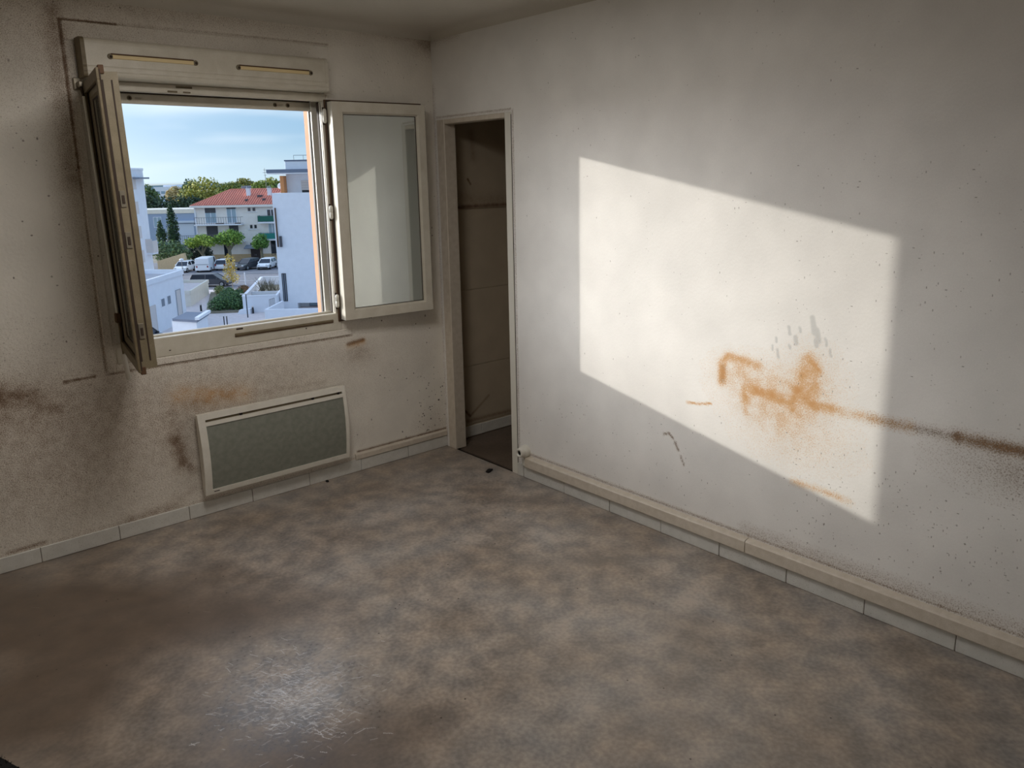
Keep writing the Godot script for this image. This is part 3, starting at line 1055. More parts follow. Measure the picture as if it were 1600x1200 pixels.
# =====================================================================  fittings
func build_fittings():
	# roller shutter box over the window
	var b := thing("shutter_box", "white plastic roller shutter box with two yellowed vents above the window", "shutter box", Vector3(-1.2925, 2.129, 0.0))
	var st := nst()
	var prof := PackedVector2Array()
	for q in [[0.002, 0.0], [0.088, 0.0], [0.096, 0.004], [0.1, 0.012], [0.1, 0.018], [0.0975, 0.020], [0.0975, 0.023], [0.1, 0.025], [0.1, 0.040], [0.0975, 0.042], [0.0975, 0.0445], [0.1, 0.0465], [0.1, 0.138], [0.098, 0.148], [0.092, 0.156], [0.082, 0.161], [0.002, 0.163]]:
		prof.append(Vector2(q[0], q[1]))
	prism(st, prof, Vector3(-0.556, 0, 0), Vector3.BACK, Vector3.UP, Vector3(1.112, 0, 0))
	obj("cover", st, M.plastic, b)
	for s in [-1.0, 1.0]:
		st = nst()
		var pe := PackedVector2Array()
		for q in prof: pe.append(Vector2(0.002 + (q.x - 0.002) * 1.02, 0.0815 + (q.y - 0.0815) * 1.02))
		prism(st, pe, Vector3(0.556 * s, 0, 0), Vector3.BACK, Vector3.UP, Vector3(0.016 * s, 0, 0))
		obj("end_cap", st, M.plastic if s > 0 else M.plastic_edge, b)  # left cap in a darker colour, painting in the shade on that end
	for q in [[-1.765, -1.380, 2.214], [-1.203, -0.807, 2.2095]]:
		var cx: float = (q[0] + q[1]) / 2 + 1.2925
		var hl: float = (q[1] - q[0]) / 2
		var y: float = q[2] - 2.129
		st = nst()
		box(st, Vector3(cx - hl + 0.02, y - 0.006, 0.0985), Vector3(cx + hl - 0.02, y + 0.011, 0.1045), 0.002)
		var v := obj("vent", st, M.vent, b)
		v.set_meta("label", "yellowed air inlet slat")
		st = nst()
		box(st, Vector3(cx - hl + 0.015, y + 0.0105, 0.0985), Vector3(cx + hl - 0.02, y + 0.016, 0.1055), 0.001)
		obj("hood", st, M.brown, v)
		for e in [-1.0, 1.0]:
			st = nst()
			lathe(st, Vector3(cx + e * (hl - 0.012), y + 0.003, 0.0985), Vector3.BACK, [Vector2(0.012, 0), Vector2(0.012, 0.004), Vector2(0.009, 0.006), Vector2(0, 0.006)], 14)
			obj("end_plug", st, M.plastic_dull, v)
			st = nst()
			lathe(st, Vector3(cx + e * (hl - 0.012) + 0.002, y + 0.002, 0.1046), Vector3.BACK, [Vector2(0.006, 0), Vector2(0.006, 0.0012), Vector2(0, 0.0012)], 10)
			obj("screw", st, M.gasket, v)
	# shutter crank hanging by the left leaf
	var c := thing("shutter_crank", "slim shutter crank rod hanging beside the dirty left window leaf", "crank", Vector3(-1.87, 2.10, 0.045))
	st = nst()
	box(st, Vector3(-0.022, -0.02, -0.044), Vector3(0.012, 0.03, -0.02), 0.003)
	box(st, Vector3(-0.012, -0.012, -0.02), Vector3(0.004, 0.012, 0.02), 0.003)
	obj("bracket", st, M.steel, c)
	st = nst()
	tube(st, [Vector3(-0.004, 0.0, 0.01), Vector3(0.0, -0.05, 0.025)], 0.006)
	obj("joint", st, M.gasket, c)
	st = nst()
	tube(st, [Vector3(0.0, -0.05, 0.025), Vector3(0.022, -1.0, 0.025)], 0.0055)
	obj("rod", st, M.white_plastic, c)
	st = nst()
	box(st, Vector3(0.010, -1.04, 0.012), Vector3(0.034, -0.995, 0.038), 0.004)
	obj("clip", st, M.brown, c)
	st = nst()
	tube(st, [Vector3(0.022, -1.04, 0.025), Vector3(0.026, -1.19, 0.025)], 0.0045)
	obj("lower_rod", st, M.plastic_edge, c)
	st = nst()
	lathe(st, Vector3(0.026, -1.185, 0.025), Vector3(0.01, -0.125, 0.0), [Vector2(0, 0), Vector2(0.009, 0.002), Vector2(0.0105, 0.012), Vector2(0.0105, 0.118), Vector2(0.009, 0.125), Vector2(0, 0.126)], 14)
	obj("handle", st, M.white_plastic, c)
	radiator()
	trunkings()
	# crumb of dirt on the floor and a chip by the skirting
	for q in [[-0.101, 0.548, 0.030, 0.5, "dark crumb lying on the floor before the closet doorway"], [-0.862, 0.028, 0.018, 1.3, "dark chip lying against the skirting below the radiator"]]:
		var k := thing("debris", q[4], "debris", Vector3(q[0], 0.0, q[1]), q[3])
		st = nst()
		var r: float = q[2]
		blob(st, Vector3(0, r * 0.18, 0), Vector3(r, r * 0.2, r * 0.5), 9, 0.5, 5, 8)
		obj("flake", st, M.black, k)
		st = nst()
		blob(st, Vector3(r * 0.9, r * 0.12, r * 0.3), Vector3(r * 0.35, r * 0.14, r * 0.25), 19, 0.5, 5, 8)
		obj("flake", st, M.black, k)
	# corner of a black bristle mat at the left
	var mt := thing("doormat", "corner of a black bristle mat on the dark floor", "mat", Vector3(-2.61, 0.0, 1.393))
	var xf := Transform3D(Basis(Vector3.UP, 0.363), Vector3.ZERO)
	st = nst()
	box(st, Vector3(-0.5, 0.0, -0.35), Vector3(-0.012, 0.008, 0.5), 0.002, xf)
	obj("backing", st, M.black, mt)
	st = nst()
	rng.seed = 88
	for k in 2600:
		var p := Vector3(rng.randf_range(-0.5, -0.004), 0.006, rng.randf_range(-0.35, 0.5))
		var d := Vector3(rng.randf_range(-0.006, 0.006), rng.randf_range(0.008, 0.014), rng.randf_range(-0.006, 0.006))
		var s := Vector3(0.0022, 0, 0).rotated(Vector3.UP, rng.randf() * TAU)
		tri(st, xf * (p - s), xf * (p + s), xf * (p + d), Vector3(s.z, 0.3, -s.x))
	var br := obj("bristles", st, M.black, mt)
	br.set_meta("kind", "stuff")

func radiator():
	var x0 := -1.548
	var x1 := -0.732
	var W := x1 - x0
	var r := thing("panel_radiator", "white electric panel radiator with a grey perforated front under the window", "radiator", Vector3(x0, 0.127, 0.0))
	var H := 0.423
	# bowed front: depth at height y
	var dep := func(y: float) -> float:
		var t := y / H
		return 0.062 + 0.030 * sin(PI * clampf(t * 0.86 + 0.10, 0.0, 1.0))
	# a strip of the bowed casing between two heights and two x
	var strip := func(st: SurfaceTool, xa: float, xb: float, ya: float, yb: float, lift: float, back: float, n: int):
		var prof := PackedVector2Array()
		for k in n + 1:
			var y := lerpf(ya, yb, float(k) / n)
			prof.append(Vector2(dep.call(y) + lift, y))
		for k in n + 1:
			var y := lerpf(yb, ya, float(k) / n)
			prof.append(Vector2(dep.call(y) + lift - back, y))
		prism(st, prof, Vector3(xa, 0, 0), Vector3.BACK, Vector3.UP, Vector3(xb - xa, 0, 0))
	var st := nst()
	strip.call(st, 0.0, 0.036, 0.0, H, 0.0, 0.022, 12)
	strip.call(st, W - 0.020, W, 0.0, H, 0.0, 0.022, 12)
	strip.call(st, 0.0361, W - 0.0201, 0.0, 0.026, 0.0, 0.022, 2)
	strip.call(st, 0.0361, W - 0.0201, H - 0.030, H, 0.0, 0.022, 2)
	strip.call(st, 0.0361, W - 0.0201, H - 0.062, H - 0.044, 0.0, 0.022, 2)
	obj("casing", st, M.radiator, r)
	st = nst()
	box(st, Vector3(0.006, 0.006, 0.018), Vector3(W - 0.006, H - 0.006, 0.046), 0.004)
	obj("back_box", st, M.radiator, r)
	st = nst()
	strip.call(st, 0.034, W - 0.018, 0.020, H - 0.056, -0.006, 0.008, 12)
	var g := obj("grille", st, M.grille, r)
	g.set_meta("label", "grey perforated front panel")
	st = nst()
	strip.call(st, 0.036, W - 0.020, H - 0.046, H - 0.028, -0.012, 0.006, 1)
	obj("outlet_slot", st, M.plastic_edge, r)
	for x in [0.22, 0.62, 0.775]:
		st = nst()
		box(st, Vector3(x - 0.006, H - 0.043, 0.058), Vector3(x + 0.006, H - 0.031, 0.070), 0.001)
		obj("slot_clip", st, M.black, r)
	st = nst()
	box(st, Vector3(0.042, 0.012, dep.call(0.014) - 0.004), Vector3(0.070, 0.016, dep.call(0.014) + 0.0015), 0.0005)
	obj("badge", st, M.gasket, r)
	for x in [0.12, W - 0.12]:
		st = nst()
		box(st, Vector3(x - 0.02, 0.05, 0.0), Vector3(x + 0.02, H - 0.05, 0.0179), 0.002)
		obj("wall_bracket", st, M.steel, r)

func trunkings():
	# along the right wall, in two lengths, ending in a round cable outlet
	var t := thing("cable_trunking", "long dusty white cable trunking on the skirting of the right wall", "trunking", Vector3(0, 0.0745, 0.79))
	for q in [[0.0, 1.425], [1.428, 6.4]]:
		var st := nst()
		var prof := PackedVector2Array([Vector2(0, 0), Vector2(0.028, 0.0), Vector2(0.030, 0.003), Vector2(0.030, 0.050), Vector2(0.026, 0.056), Vector2(0.0, 0.062)])
		prism(st, prof, Vector3(0, 0, q[0]), Vector3.LEFT, Vector3.UP, Vector3(0, 0, q[1] - q[0]))
		obj("cover", st, M.trunk, t)
	var st := nst()
	box(st, Vector3(-0.026, 0.002, -0.028), Vector3(-0.0, 0.046, -0.001), 0.004)
	obj("end_piece", st, M.white_plastic, t)
	var o := thing("cable_outlet", "round white plastic cable outlet with a dark hole beside the closet doorway", "outlet", Vector3(0.0, 0.160, 0.772))
	st = nst()
	lathe(st, Vector3.ZERO, Vector3(-1, 0.05, 0.1), [Vector2(0.036, 0), Vector2(0.036, 0.026), Vector2(0.032, 0.032), Vector2(0.028, 0.034), Vector2(0.027, 0.058), Vector2(0.023, 0.063), Vector2(0.015, 0.063), Vector2(0.015, 0.04), Vector2(0, 0.04)], 22)
	obj("body", st, M.white_plastic, o)
	st = nst()
	lathe(st, Vector3(-0.0405, 0.002, 0.004), Vector3(-1, 0.05, 0.1), [Vector2(0.015, 0), Vector2(0.015, 0.012), Vector2(0, 0.012)], 16)
	obj("hole", st, M.black, o)
	# short length beside the radiator on the window wall
	var s := thing("cable_trunking", "short dusty cable trunking between the radiator and the closet doorway", "trunking", Vector3(-0.66, 0.0745, 0.0))
	st = nst()
	prism(st, PackedVector2Array([Vector2(0, 0), Vector2(0.014, 0.0), Vector2(0.016, 0.002), Vector2(0.016, 0.028), Vector2(0.013, 0.032), Vector2(0.0, 0.034)]), Vector3.ZERO, Vector3.BACK, Vector3.UP, Vector3(0.655, 0, 0))
	obj("cover", st, M.trunk, s)

func build_fill_lamp():
	# unseen square ceiling lamp, added as fill to brighten the room
	var l := thing("added_ceiling_lamp", "unseen flat square ceiling lamp with an opal cover, added to brighten the room", "lamp", Vector3(-1.66, 2.5, 1.55))
	var st := nst()
	box(st, Vector3(-0.33, -0.035, -0.33), Vector3(0.33, 0.0, 0.33), 0.006)
	obj("housing", st, M.white_plastic, l)
	st = nst()
	box(st, Vector3(-0.305, -0.040, -0.305), Vector3(0.305, -0.0351, 0.305), 0.002)
	var gm := plain(rgb(240, 238, 232), 0.4)
	gm.emission_enabled = true
	gm.emission = FILL_LAMP_COLOR
	gm.emission_energy_multiplier = 1.0
	obj("diffuser", st, gm, l)
	var al := AreaLight3D.new()
	al.name = "fill_lamp_light"
	al.area_size = Vector2(0.6, 0.6)
	al.rotation.x = -PI / 2
	al.position = Vector3(0, -0.044, 0)
	al.light_color = FILL_LAMP_COLOR
	al.light_energy = FILL_LAMP_ENERGY
	al.area_range = 14.0
	al.area_attenuation = 2.0
	al.area_normalize_energy = true
	al.shadow_enabled = true
	l.add_child(al)

const FILL_LAMP_COLOR = Color(1.0, 0.98, 0.96)
const FILL_LAMP_ENERGY = 1.4

# =====================================================================  the street (street frame: x right, y up, z towards the room; b metres ahead = -z)
func street_materials():
	M.white_wall = tripl(ramp_texture(256, 256, 201, 0.02, 0.2, rgb(228, 230, 236), rgb(238, 240, 246), rgb(214, 216, 222), 246), 0.25, 0.85)
	M.cream_wall = tripl(ramp_texture(256, 256, 202, 0.02, 0.2, rgb(226, 218, 204), rgb(238, 232, 220), rgb(196, 186, 170), 242), 0.25, 0.85)
	M.facade = tripl(ramp_texture(256, 256, 203, 0.02, 0.2, rgb(226, 220, 214), rgb(240, 236, 230), rgb(190, 182, 172), 240), 0.22, 0.85)
	M.stone = tripl(ramp_texture(256, 256, 204, 0.05, 0.16, rgb(170, 146, 112), rgb(226, 200, 160), rgb(110, 92, 70), 205), 0.5, 0.9)
	M.roof_red = tripl(ramp_texture(512, 512, 205, 0.03, 0.25, rgb(196, 112, 92), rgb(226, 150, 128), rgb(150, 84, 70), 215), 0.3, 0.85)
	M.zinc = plain(rgb(126, 134, 146), 0.5)
	M.slate = plain(rgb(110, 120, 138), 0.6)
	M.roof_grey = plain(rgb(168, 168, 172), 0.85)
	M.dark_glass = plain(rgb(40, 46, 56), 0.12)
	M.pale_glass = plain(rgb(150, 172, 186), 0.15)
	M.shutter_dark = plain(rgb(72, 72, 78), 0.7)
	M.shutter_light = plain(rgb(214, 206, 202), 0.7)
	M.green_cloth = plain(rgb(34, 96, 82), 0.8)
	M.teal_cloth = plain(rgb(40, 128, 120), 0.8)
	M.rail = plain(rgb(120, 120, 122), 0.5, 0.4)
	M.rail_dark = plain(rgb(46, 48, 52), 0.6)
	M.steel_blue = plain(rgb(150, 166, 190), 0.6)
	M.steel_pale = plain(rgb(196, 206, 220), 0.6)
	M.terracotta = plain(rgb(214, 148, 96), 0.85)
	M.door_brown = plain(rgb(52, 40, 44), 0.5)
	M.asphalt = tripl(ramp_texture(512, 512, 206, 0.02, 0.3, rgb(112, 112, 118), rgb(140, 138, 142), rgb(92, 92, 96), 225), 0.12, 0.95)
	M.paving = tripl(ramp_texture(512, 512, 207, 0.02, 0.3, rgb(206, 192, 188), rgb(230, 218, 214), rgb(170, 158, 152), 225), 0.15, 0.9)
	M.earth = tripl(ramp_texture(512, 512, 208, 0.01, 0.2, rgb(120, 112, 96), rgb(156, 148, 128), rgb(90, 96, 70), 215), 0.05, 0.95)
	M.hill = plain(rgb(150, 172, 182), 1.0)
	M.bark = tripl(ramp_texture(256, 256, 209, 0.05, 0.2, rgb(96, 92, 74), rgb(140, 134, 112), rgb(60, 54, 44), 215), 1.0, 0.9)
	M.bark_pale = plain(rgb(190, 176, 156), 0.9)
	M.tyre = plain(rgb(26, 26, 28), 0.8)
	M.hub = plain(rgb(170, 172, 176), 0.35, 0.6)
	M.lamp_lens = plain(rgb(220, 226, 232), 0.15)
	M.lamp_red = plain(rgb(150, 26, 22), 0.3)
	M.leaf = StandardMaterial3D.new()
	M.leaf.vertex_color_use_as_albedo = true
	M.leaf.roughness = 0.7
	M.leaf.cull_mode = BaseMaterial3D.CULL_DISABLED
	M.leaf.backlight_enabled = true
	M.leaf.backlight = Color(0.5, 0.5, 0.3)

# leaves on the shells of some ellipsoids [x, y, z, rx, ry, rz], tones between two colours
func leaves(st: SurfaceTool, blobs: Array, count: int, size: float, c0: Color, c1: Color, seed_: int, inner := 0.55):
	var r := RandomNumberGenerator.new()
	r.seed = seed_
	var total := 0.0
	for q in blobs: total += pow(q[3] * q[4] * q[5], 0.667)
	for q in blobs:
		var n := int(count * pow(q[3] * q[4] * q[5], 0.667) / total)
		for k in n:
			var d := Vector3(r.randfn(), r.randfn(), r.randfn()).normalized()
			var p := Vector3(q[0], q[1], q[2]) + d * Vector3(q[3], q[4], q[5]) * r.randf_range(inner, 1.06)
			var u := Vector3(r.randfn(), r.randfn(), r.randfn()).normalized()
			var v := u.cross(d + Vector3(0.3, 0.2, 0.1)).normalized()
			var s := size * r.randf_range(0.6, 1.25)
			st.set_color(c0.lerp(c1, r.randf()).srgb_to_linear())
			st.add_vertex(p - u * s); st.add_vertex(p + v * s * 0.6); st.add_vertex(p + u * s)
			st.add_vertex(p - u * s); st.add_vertex(p + u * s); st.add_vertex(p - v * s * 0.6)

func tree(called: String, label: String, category: String, a: float, b: float, base: float, trunk_h: float, trunk_r: float, blobs: Array, count: int, size: float, c0: Color, c1: Color, seed_: int, group := "", lean := 0.0, pale := false) -> Node3D:
	var t := street_thing(called, label, category, a, b, 0.0, group)
	t.position.y += base
	var st := nst()
	if trunk_h > 0.0:
		cyl(st, Vector3(-lean, 0, 0), Vector3(0, trunk_h, 0), trunk_r, trunk_r * 0.7, 8)
		for q in blobs:
			cyl(st, Vector3(0, trunk_h * 0.94, 0), Vector3(q[0], q[1], q[2]), trunk_r * 0.55, trunk_r * 0.2, 6)
		obj("trunk", st, M.bark_pale if pale else M.bark, t)
	else:
		for q in blobs:
			cyl(st, Vector3(q[0] * 0.3, 0, q[2] * 0.3), Vector3(q[0], q[1], q[2]), trunk_r, trunk_r * 0.4, 6)
		obj("stems", st, M.bark, t)
	st = nst()
	leaves(st, blobs, count, size, c0, c1, seed_)
	var o := obj("crown", st, M.leaf, t)
	o.set_meta("kind", "stuff")
	return t

# a window set on a wall facing +z: frame, pane(s), and a shutter drawn part of the way
func facade_window(parent: Node3D, x0: float, x1: float, y0: float, y1: float, z: float, frame: Material, glass: Material, leaves_n := 2, shut := 0.0, shut_m: Material = null, xf := Transform3D.IDENTITY):
	var st := nst()
	var f := 0.06
	box(st, Vector3(x0, y0, z - 0.05), Vector3(x0 + f, y1, z + 0.03), 0.0, xf)
	box(st, Vector3(x1 - f, y0, z - 0.05), Vector3(x1, y1, z + 0.03), 0.0, xf)
	box(st, Vector3(x0 + f, y0, z - 0.05), Vector3(x1 - f, y0 + f, z + 0.03), 0.0, xf)
	box(st, Vector3(x0 + f, y1 - f, z - 0.05), Vector3(x1 - f, y1, z + 0.03), 0.0, xf)
	for k in range(1, leaves_n):
		var x := lerpf(x0, x1, float(k) / leaves_n)
		box(st, Vector3(x - f * 0.7, y0 + f, z - 0.05), Vector3(x + f * 0.7, y1 - f, z + 0.03), 0.0, xf)
	var w := obj("window", st, frame, parent)
	st = nst()
	box(st, Vector3(x0 + f, y0 + f, z - 0.04), Vector3(x1 - f, y1 - f, z + 0.008), 0.0, xf)
	obj("pane", st, glass, w)
	if shut > 0.0:
		st = nst()
		var n := maxi(2, int((y1 - y0) * shut / 0.18))
		for k in n:
			var ya := y1 - (y1 - y0) * shut * k / n
			var yb := y1 - (y1 - y0) * shut * (k + 1) / n
			box(st, Vector3(x0 + 0.03, yb + 0.01, z + 0.02), Vector3(x1 - 0.03, ya, z + 0.05), 0.0, xf)
		obj("shutter", st, shut_m, w)

func railing(parent: Node3D, x0: float, x1: float, y0: float, y1: float, z: float, depth: float, m: Material, gap := 0.35):
	var st := nst()
	var r := 0.022
	box(st, Vector3(x0, y1 - 0.05, z + depth - 0.05), Vector3(x1, y1, z + depth), 0.0)
	box(st, Vector3(x0, y0 + 0.08, z + depth - 0.04), Vector3(x1, y0 + 0.12, z + depth), 0.0)
	for s in [x0, x1]:
		box(st, Vector3(s - 0.02, y1 - 0.05, z), Vector3(s + 0.02, y1, z + depth), 0.0)
		box(st, Vector3(s - 0.02, y0 + 0.08, z), Vector3(s + 0.02, y0 + 0.12, z + depth), 0.0)
	var n := int((x1 - x0) / gap)
	for k in n + 1:
		var x := lerpf(x0, x1, float(k) / n)
		box(st, Vector3(x - r, y0, z + depth - 0.04), Vector3(x + r, y1 - 0.05, z + depth - 0.005), 0.0)
	obj("railing", st, m, parent)

# upright prism over a plan given as [a, b] pairs around an origin
func plan_prism(st: SurfaceTool, pts: Array, oa: float, ob: float, h0: float, h1: float):
	var prof := PackedVector2Array()
	for q in pts: prof.append(Vector2(q[0] - oa, -(q[1] - ob)))
	prism(st, prof, Vector3(0, h0, 0), Vector3.RIGHT, Vector3.BACK, Vector3(0, h1 - h0, 0))

# wall strip between two plan points
func plan_wall(st: SurfaceTool, p: Array, q: Array, oa: float, ob: float, h0: float, h1: float, t := 0.2):
	var a := Vector2(p[0] - oa, -(p[1] - ob))
	var b := Vector2(q[0] - oa, -(q[1] - ob))
	var n := (b - a).normalized().orthogonal() * t / 2.0
	var prof := PackedVector2Array([a + n, b + n, b - n, a - n])
	prism(st, prof, Vector3(0, h0, 0), Vector3.RIGHT, Vector3.BACK, Vector3(0, h1 - h0, 0))

func build_street():
	street_materials()
	street_ground()
	red_roofed_block()
	white_block()
	tower()
	low_buildings()
	far_buildings()
	greenery()
	cars()
	posts()

func street_ground():
	var st := nst()
	box(st, Vector3(-2600, -0.6, -3200), Vector3(1600, -0.02, 60))
	var g := obj("ground", st, M.earth, self)
	g.position = spot(0, 0); g.rotation.y = STREET_YAW
	tag(g, "dusty ground under the whole neighbourhood", "ground", "", "structure")
	st = nst()
	box(st, Vector3(-110, -0.3, -104.5), Vector3(0, 0.0, -88.6))
	g = obj("road", st, M.asphalt, self)
	g.position = spot(0, 0); g.rotation.y = STREET_YAW
	tag(g, "grey asphalt street between the parked cars and the forecourt", "road", "", "structure")
	st = nst()
	box(st, Vector3(-110, -0.3, -121.5), Vector3(0, 0.0, -104.5001))
	g = obj("road", st, M.asphalt, self)
	g.position = spot(0, 0); g.rotation.y = STREET_YAW
	tag(g, "asphalt parking strip before the red-roofed building", "road", "", "structure")
	st = nst()
	box(st, Vector3(-110, -0.3, -88.5999), Vector3(0, 0.04, -30))
	g = obj("pavement", st, M.paving, self)
	g.position = spot(0, 0); g.rotation.y = STREET_YAW
	tag(g, "pinkish paved forecourt among the low white buildings", "pavement", "", "structure")
	st = nst()
	box(st, Vector3(-60, 0.0, -96.8), Vector3(-20, 0.03, -96.4))
	box(st, Vector3(-60, 0.0, -104.6), Vector3(-20, 0.10, -104.3))
	g = obj("kerb", st, M.roof_grey, self)
	g.position = spot(0, 0); g.rotation.y = STREET_YAW
	tag(g, "pale kerb and centre line along the street", "kerb", "", "structure")
	# far rise of land
	st = nst()
	rng.seed = 5
	var prof := PackedVector2Array([Vector2(-2400, -10)])
	for k in 41:
		prof.append(Vector2(-2400 + k * 85, 11.0 + 2.5 * sin(k * 0.7) + rng.randf_range(-1, 1) + 2.0 * sin(k * 0.23)))
	prof.append(Vector2(1000, -10))
	prism(st, prof, Vector3(0, 0, -1900), Vector3.RIGHT, Vector3.UP, Vector3(0, 0, -300))
	g = obj("hills", st, M.hill, self)
	g.position = spot(0, 0); g.rotation.y = STREET_YAW
	tag(g, "low hazy blue hills along the horizon", "hills", "", "structure")

func red_roofed_block():
	var t := street_thing("apartment_building", "cream three-storey apartment building with a red tiled hip roof", "building", -49.3, 121)
	var W := 15.5
	var D := 9.0
	var E := 8.45
	var st := nst()
	box(st, Vector3(0, 0, -D), Vector3(W, E, 0))
	obj("wall", st, M.facade, t)
	st = nst()
	box(st, Vector3(-0.02, 0, 0.0), Vector3(W, 1.15, 0.05))
	obj("plinth", st, M.stone, t)
	for y in [3.05, 5.55]:
		st = nst()
		box(st, Vector3(0, y, 0), Vector3(W, y + 0.06, 0.025))
		obj("string_course", st, M.cream_wall, t)
	# hip roof
	st = nst()
	var o := 0.45
	var z := -D / 2
	var R := 10.85
	var a := Vector3(-o, E + 0.12, o)
	var b := Vector3(W + o, E + 0.12, o)
	var c := Vector3(W + o, E + 0.12, -D - o)
	var d := Vector3(-o, E + 0.12, -D - o)
	var r0 := Vector3(4.1, R, z)
	var r1 := Vector3(W - 3.0, R, z)
	quad(st, a, b, r1, r0, Vector3(0, 1, 1))
	quad(st, c, d, r0, r1, Vector3(0, 1, -1))
	tri(st, d, a, r0, Vector3(-1, 1, 0))
	tri(st, b, c, r1, Vector3(1, 1, 0))
	quad(st, a, b, c, d, Vector3.DOWN)
	var roof := obj("roof", st, M.roof_red, t)
	# tile courses as real ridges down the front and left slopes, joined
	st = nst()
	for k in 46:
		var x := lerpf(-o, W + o, (k + 0.5) / 46.0)
		var top := clampf(minf((x + o) / (4.1 + o), (W + o - x) / (3.0 + o)), 0.0, 1.0)
		var p0 := Vector3(x, E + 0.14, o)
		var p1 := p0.lerp(Vector3(x, R + 0.02, z), top)
		cyl(st, p0, p1, 0.09, 0.09, 5, false)
	for k in 26:
		var zz := lerpf(o, -D - o, (k + 0.5) / 26.0)
		var top := clampf(minf((o - zz), (zz + D + o)) / (D / 2 + o), 0.0, 1.0)
		cyl(st, Vector3(-o, E + 0.14, zz), Vector3(lerpf(-o, 4.1, top), lerpf(E + 0.14, R + 0.02, top), zz), 0.09, 0.09, 5, false)
	obj("tile", st, M.roof_red, roof).set_meta("kind", "stuff")
	st = nst()
	cyl(st, r0, r1, 0.14, 0.14, 6)
	cyl(st, a, r0, 0.12, 0.12, 6)
	cyl(st, r0, d, 0.12, 0.12, 6)
	obj("ridge_cap", st, M.roof_red, roof)
	st = nst()
	box(st, Vector3(-o, E - 0.18, o - 0.05), Vector3(W + o, E + 0.14, o + 0.10))
	box(st, Vector3(-o - 0.1, E - 0.18, -D - o), Vector3(-o, E + 0.14, o + 0.1))
	obj("gutter", st, M.facade, t)
	st = nst()
	box(st, Vector3(-0.06, 0, 0.0), Vector3(0.14, E, 0.14))
	obj("downpipe", st, M.white_wall, t)
	# windows of the upper floor
	facade_window(t, 1.5, 3.2, 5.92, 8.2, 0.04, M.white_wall, M.pale_glass, 2, 0.32, M.shutter_dark)
	facade_window(t, 4.8, 6.25, 5.92, 8.2, 0.04, M.white_wall, M.pale_glass, 2, 0.09, M.shutter_dark)
	for q in [[8.0, 8.52, 7.58, 8.18], [8.72, 9.24, 7.58, 8.18], [8.12, 8.6, 4.98, 5.62], [8.76, 9.24, 4.98, 5.62], [7.9, 9.1, 2.35, 2.9]]:
		facade_window(t, q[0], q[1], q[2], q[3], 0.04, M.shutter_light, M.dark_glass, 1)
	for y in [7.46, 4.86]:
		st = nst()
		box(st, Vector3(7.85, y, 0), Vector3(9.4, y + 0.09, 0.14))
		obj("sill", st, M.white_wall, t)
	facade_window(t, 10.9, 12.1, 6.05, 7.85, 0.04, M.white_wall, M.dark_glass, 2)
	facade_window(t, 10.95, 12.1, 3.5, 5.72, 0.04, M.white_wall, M.pale_glass, 2)
	facade_window(t, 11.1, 12.2, 0.9, 3.1, 0.04, M.rail_dark, M.dark_glass, 2)
	facade_window(t, 1.5, 3.2, 3.3, 5.5, 0.04, M.shutter_dark, M.dark_glass, 2, 0.86, M.shutter_dark)
	facade_window(t, 4.95, 6.35, 3.3, 5.55, 0.04, M.shutter_dark, M.dark_glass, 2, 0.92, M.shutter_dark)
	facade_window(t, 3.9, 4.6, 0.7, 2.9, 0.06, M.rail_dark, M.dark_glass, 1)
	facade_window(t, 2.9, 3.9, 0.15, 0.6, 0.06, M.rail_dark, M.dark_glass, 1)
	facade_window(t, 12.2, 13.2, 0.3, 0.8, 0.06, M.rail_dark, M.dark_glass, 1)
	# balconies
	var bl := func(x0: float, x1: float, y: float, dp: float) -> Node3D:
		var s2 := nst()
		box(s2, Vector3(x0, y - 0.20, 0.0), Vector3(x1, y, dp), 0.02)
		return obj("balcony", s2, M.white_wall, t)
	var bal: Node3D = bl.call(0.1, 7.25, 5.80, 1.15)
	railing(bal, 0.2, 7.15, 5.80, 6.85, 0.0, 1.1, M.rail)
	for fx in [[3.3, 4.6], [6.2, 7.1]]:
		st = nst()
		box(st, Vector3(fx[0], 5.81, 0.92), Vector3(fx[1], 5.98, 1.04), 0.03)
		obj("flower_box", st, M.brown, bal)
	bal = bl.call(0.1, 7.25, 3.2, 1.15)
	railing(bal, 0.2, 7.15, 3.2, 4.25, 0.0, 1.1, M.rail)
	for q in [[6.0, 0], [3.42, 1]]:
		bal = bl.call(9.75, 12.3, q[0], 1.15)
		st = nst()
		box(st, Vector3(9.8, q[0] + 0.06, 1.08), Vector3(12.25, q[0] + 0.9, 1.12), 0.01)
		box(st, Vector3(9.8, q[0] + 0.06, 0.02), Vector3(9.84, q[0] + 0.9, 1.08), 0.01)
		obj("screen", st, M.green_cloth if q[1] == 0 else M.teal_cloth, bal)
		railing(bal, 9.75, 12.3, q[0], q[0] + 0.98, 0.0, 1.07, M.rail, 0.6)
	# entrance
	st = nst()
	box(st, Vector3(7.95, 0, 0.03), Vector3(9.4, 1.98, 0.12))
	box(st, Vector3(8.655, 0.02, 0.1201), Vector3(8.695, 1.96, 0.14))
	var dr := obj("door", st, M.door_brown, t)
	st = nst()
	for x in [8.58, 8.77]: cyl(st, Vector3(x, 0.9, 0.12), Vector3(x, 1.15, 0.2), 0.03, 0.03, 6)
	obj("handle", st, M.hub, dr)
	st = nst()
	prism(st, PackedVector2Array([Vector2(0.0, 2.55), Vector2(1.2, 2.15), Vector2(1.2, 2.02), Vector2(0.0, 2.10)]), Vector3(7.3, 0, 0), Vector3.BACK, Vector3.UP, Vector3(2.4, 0, 0))
	obj("awning", st, M.zinc, t)
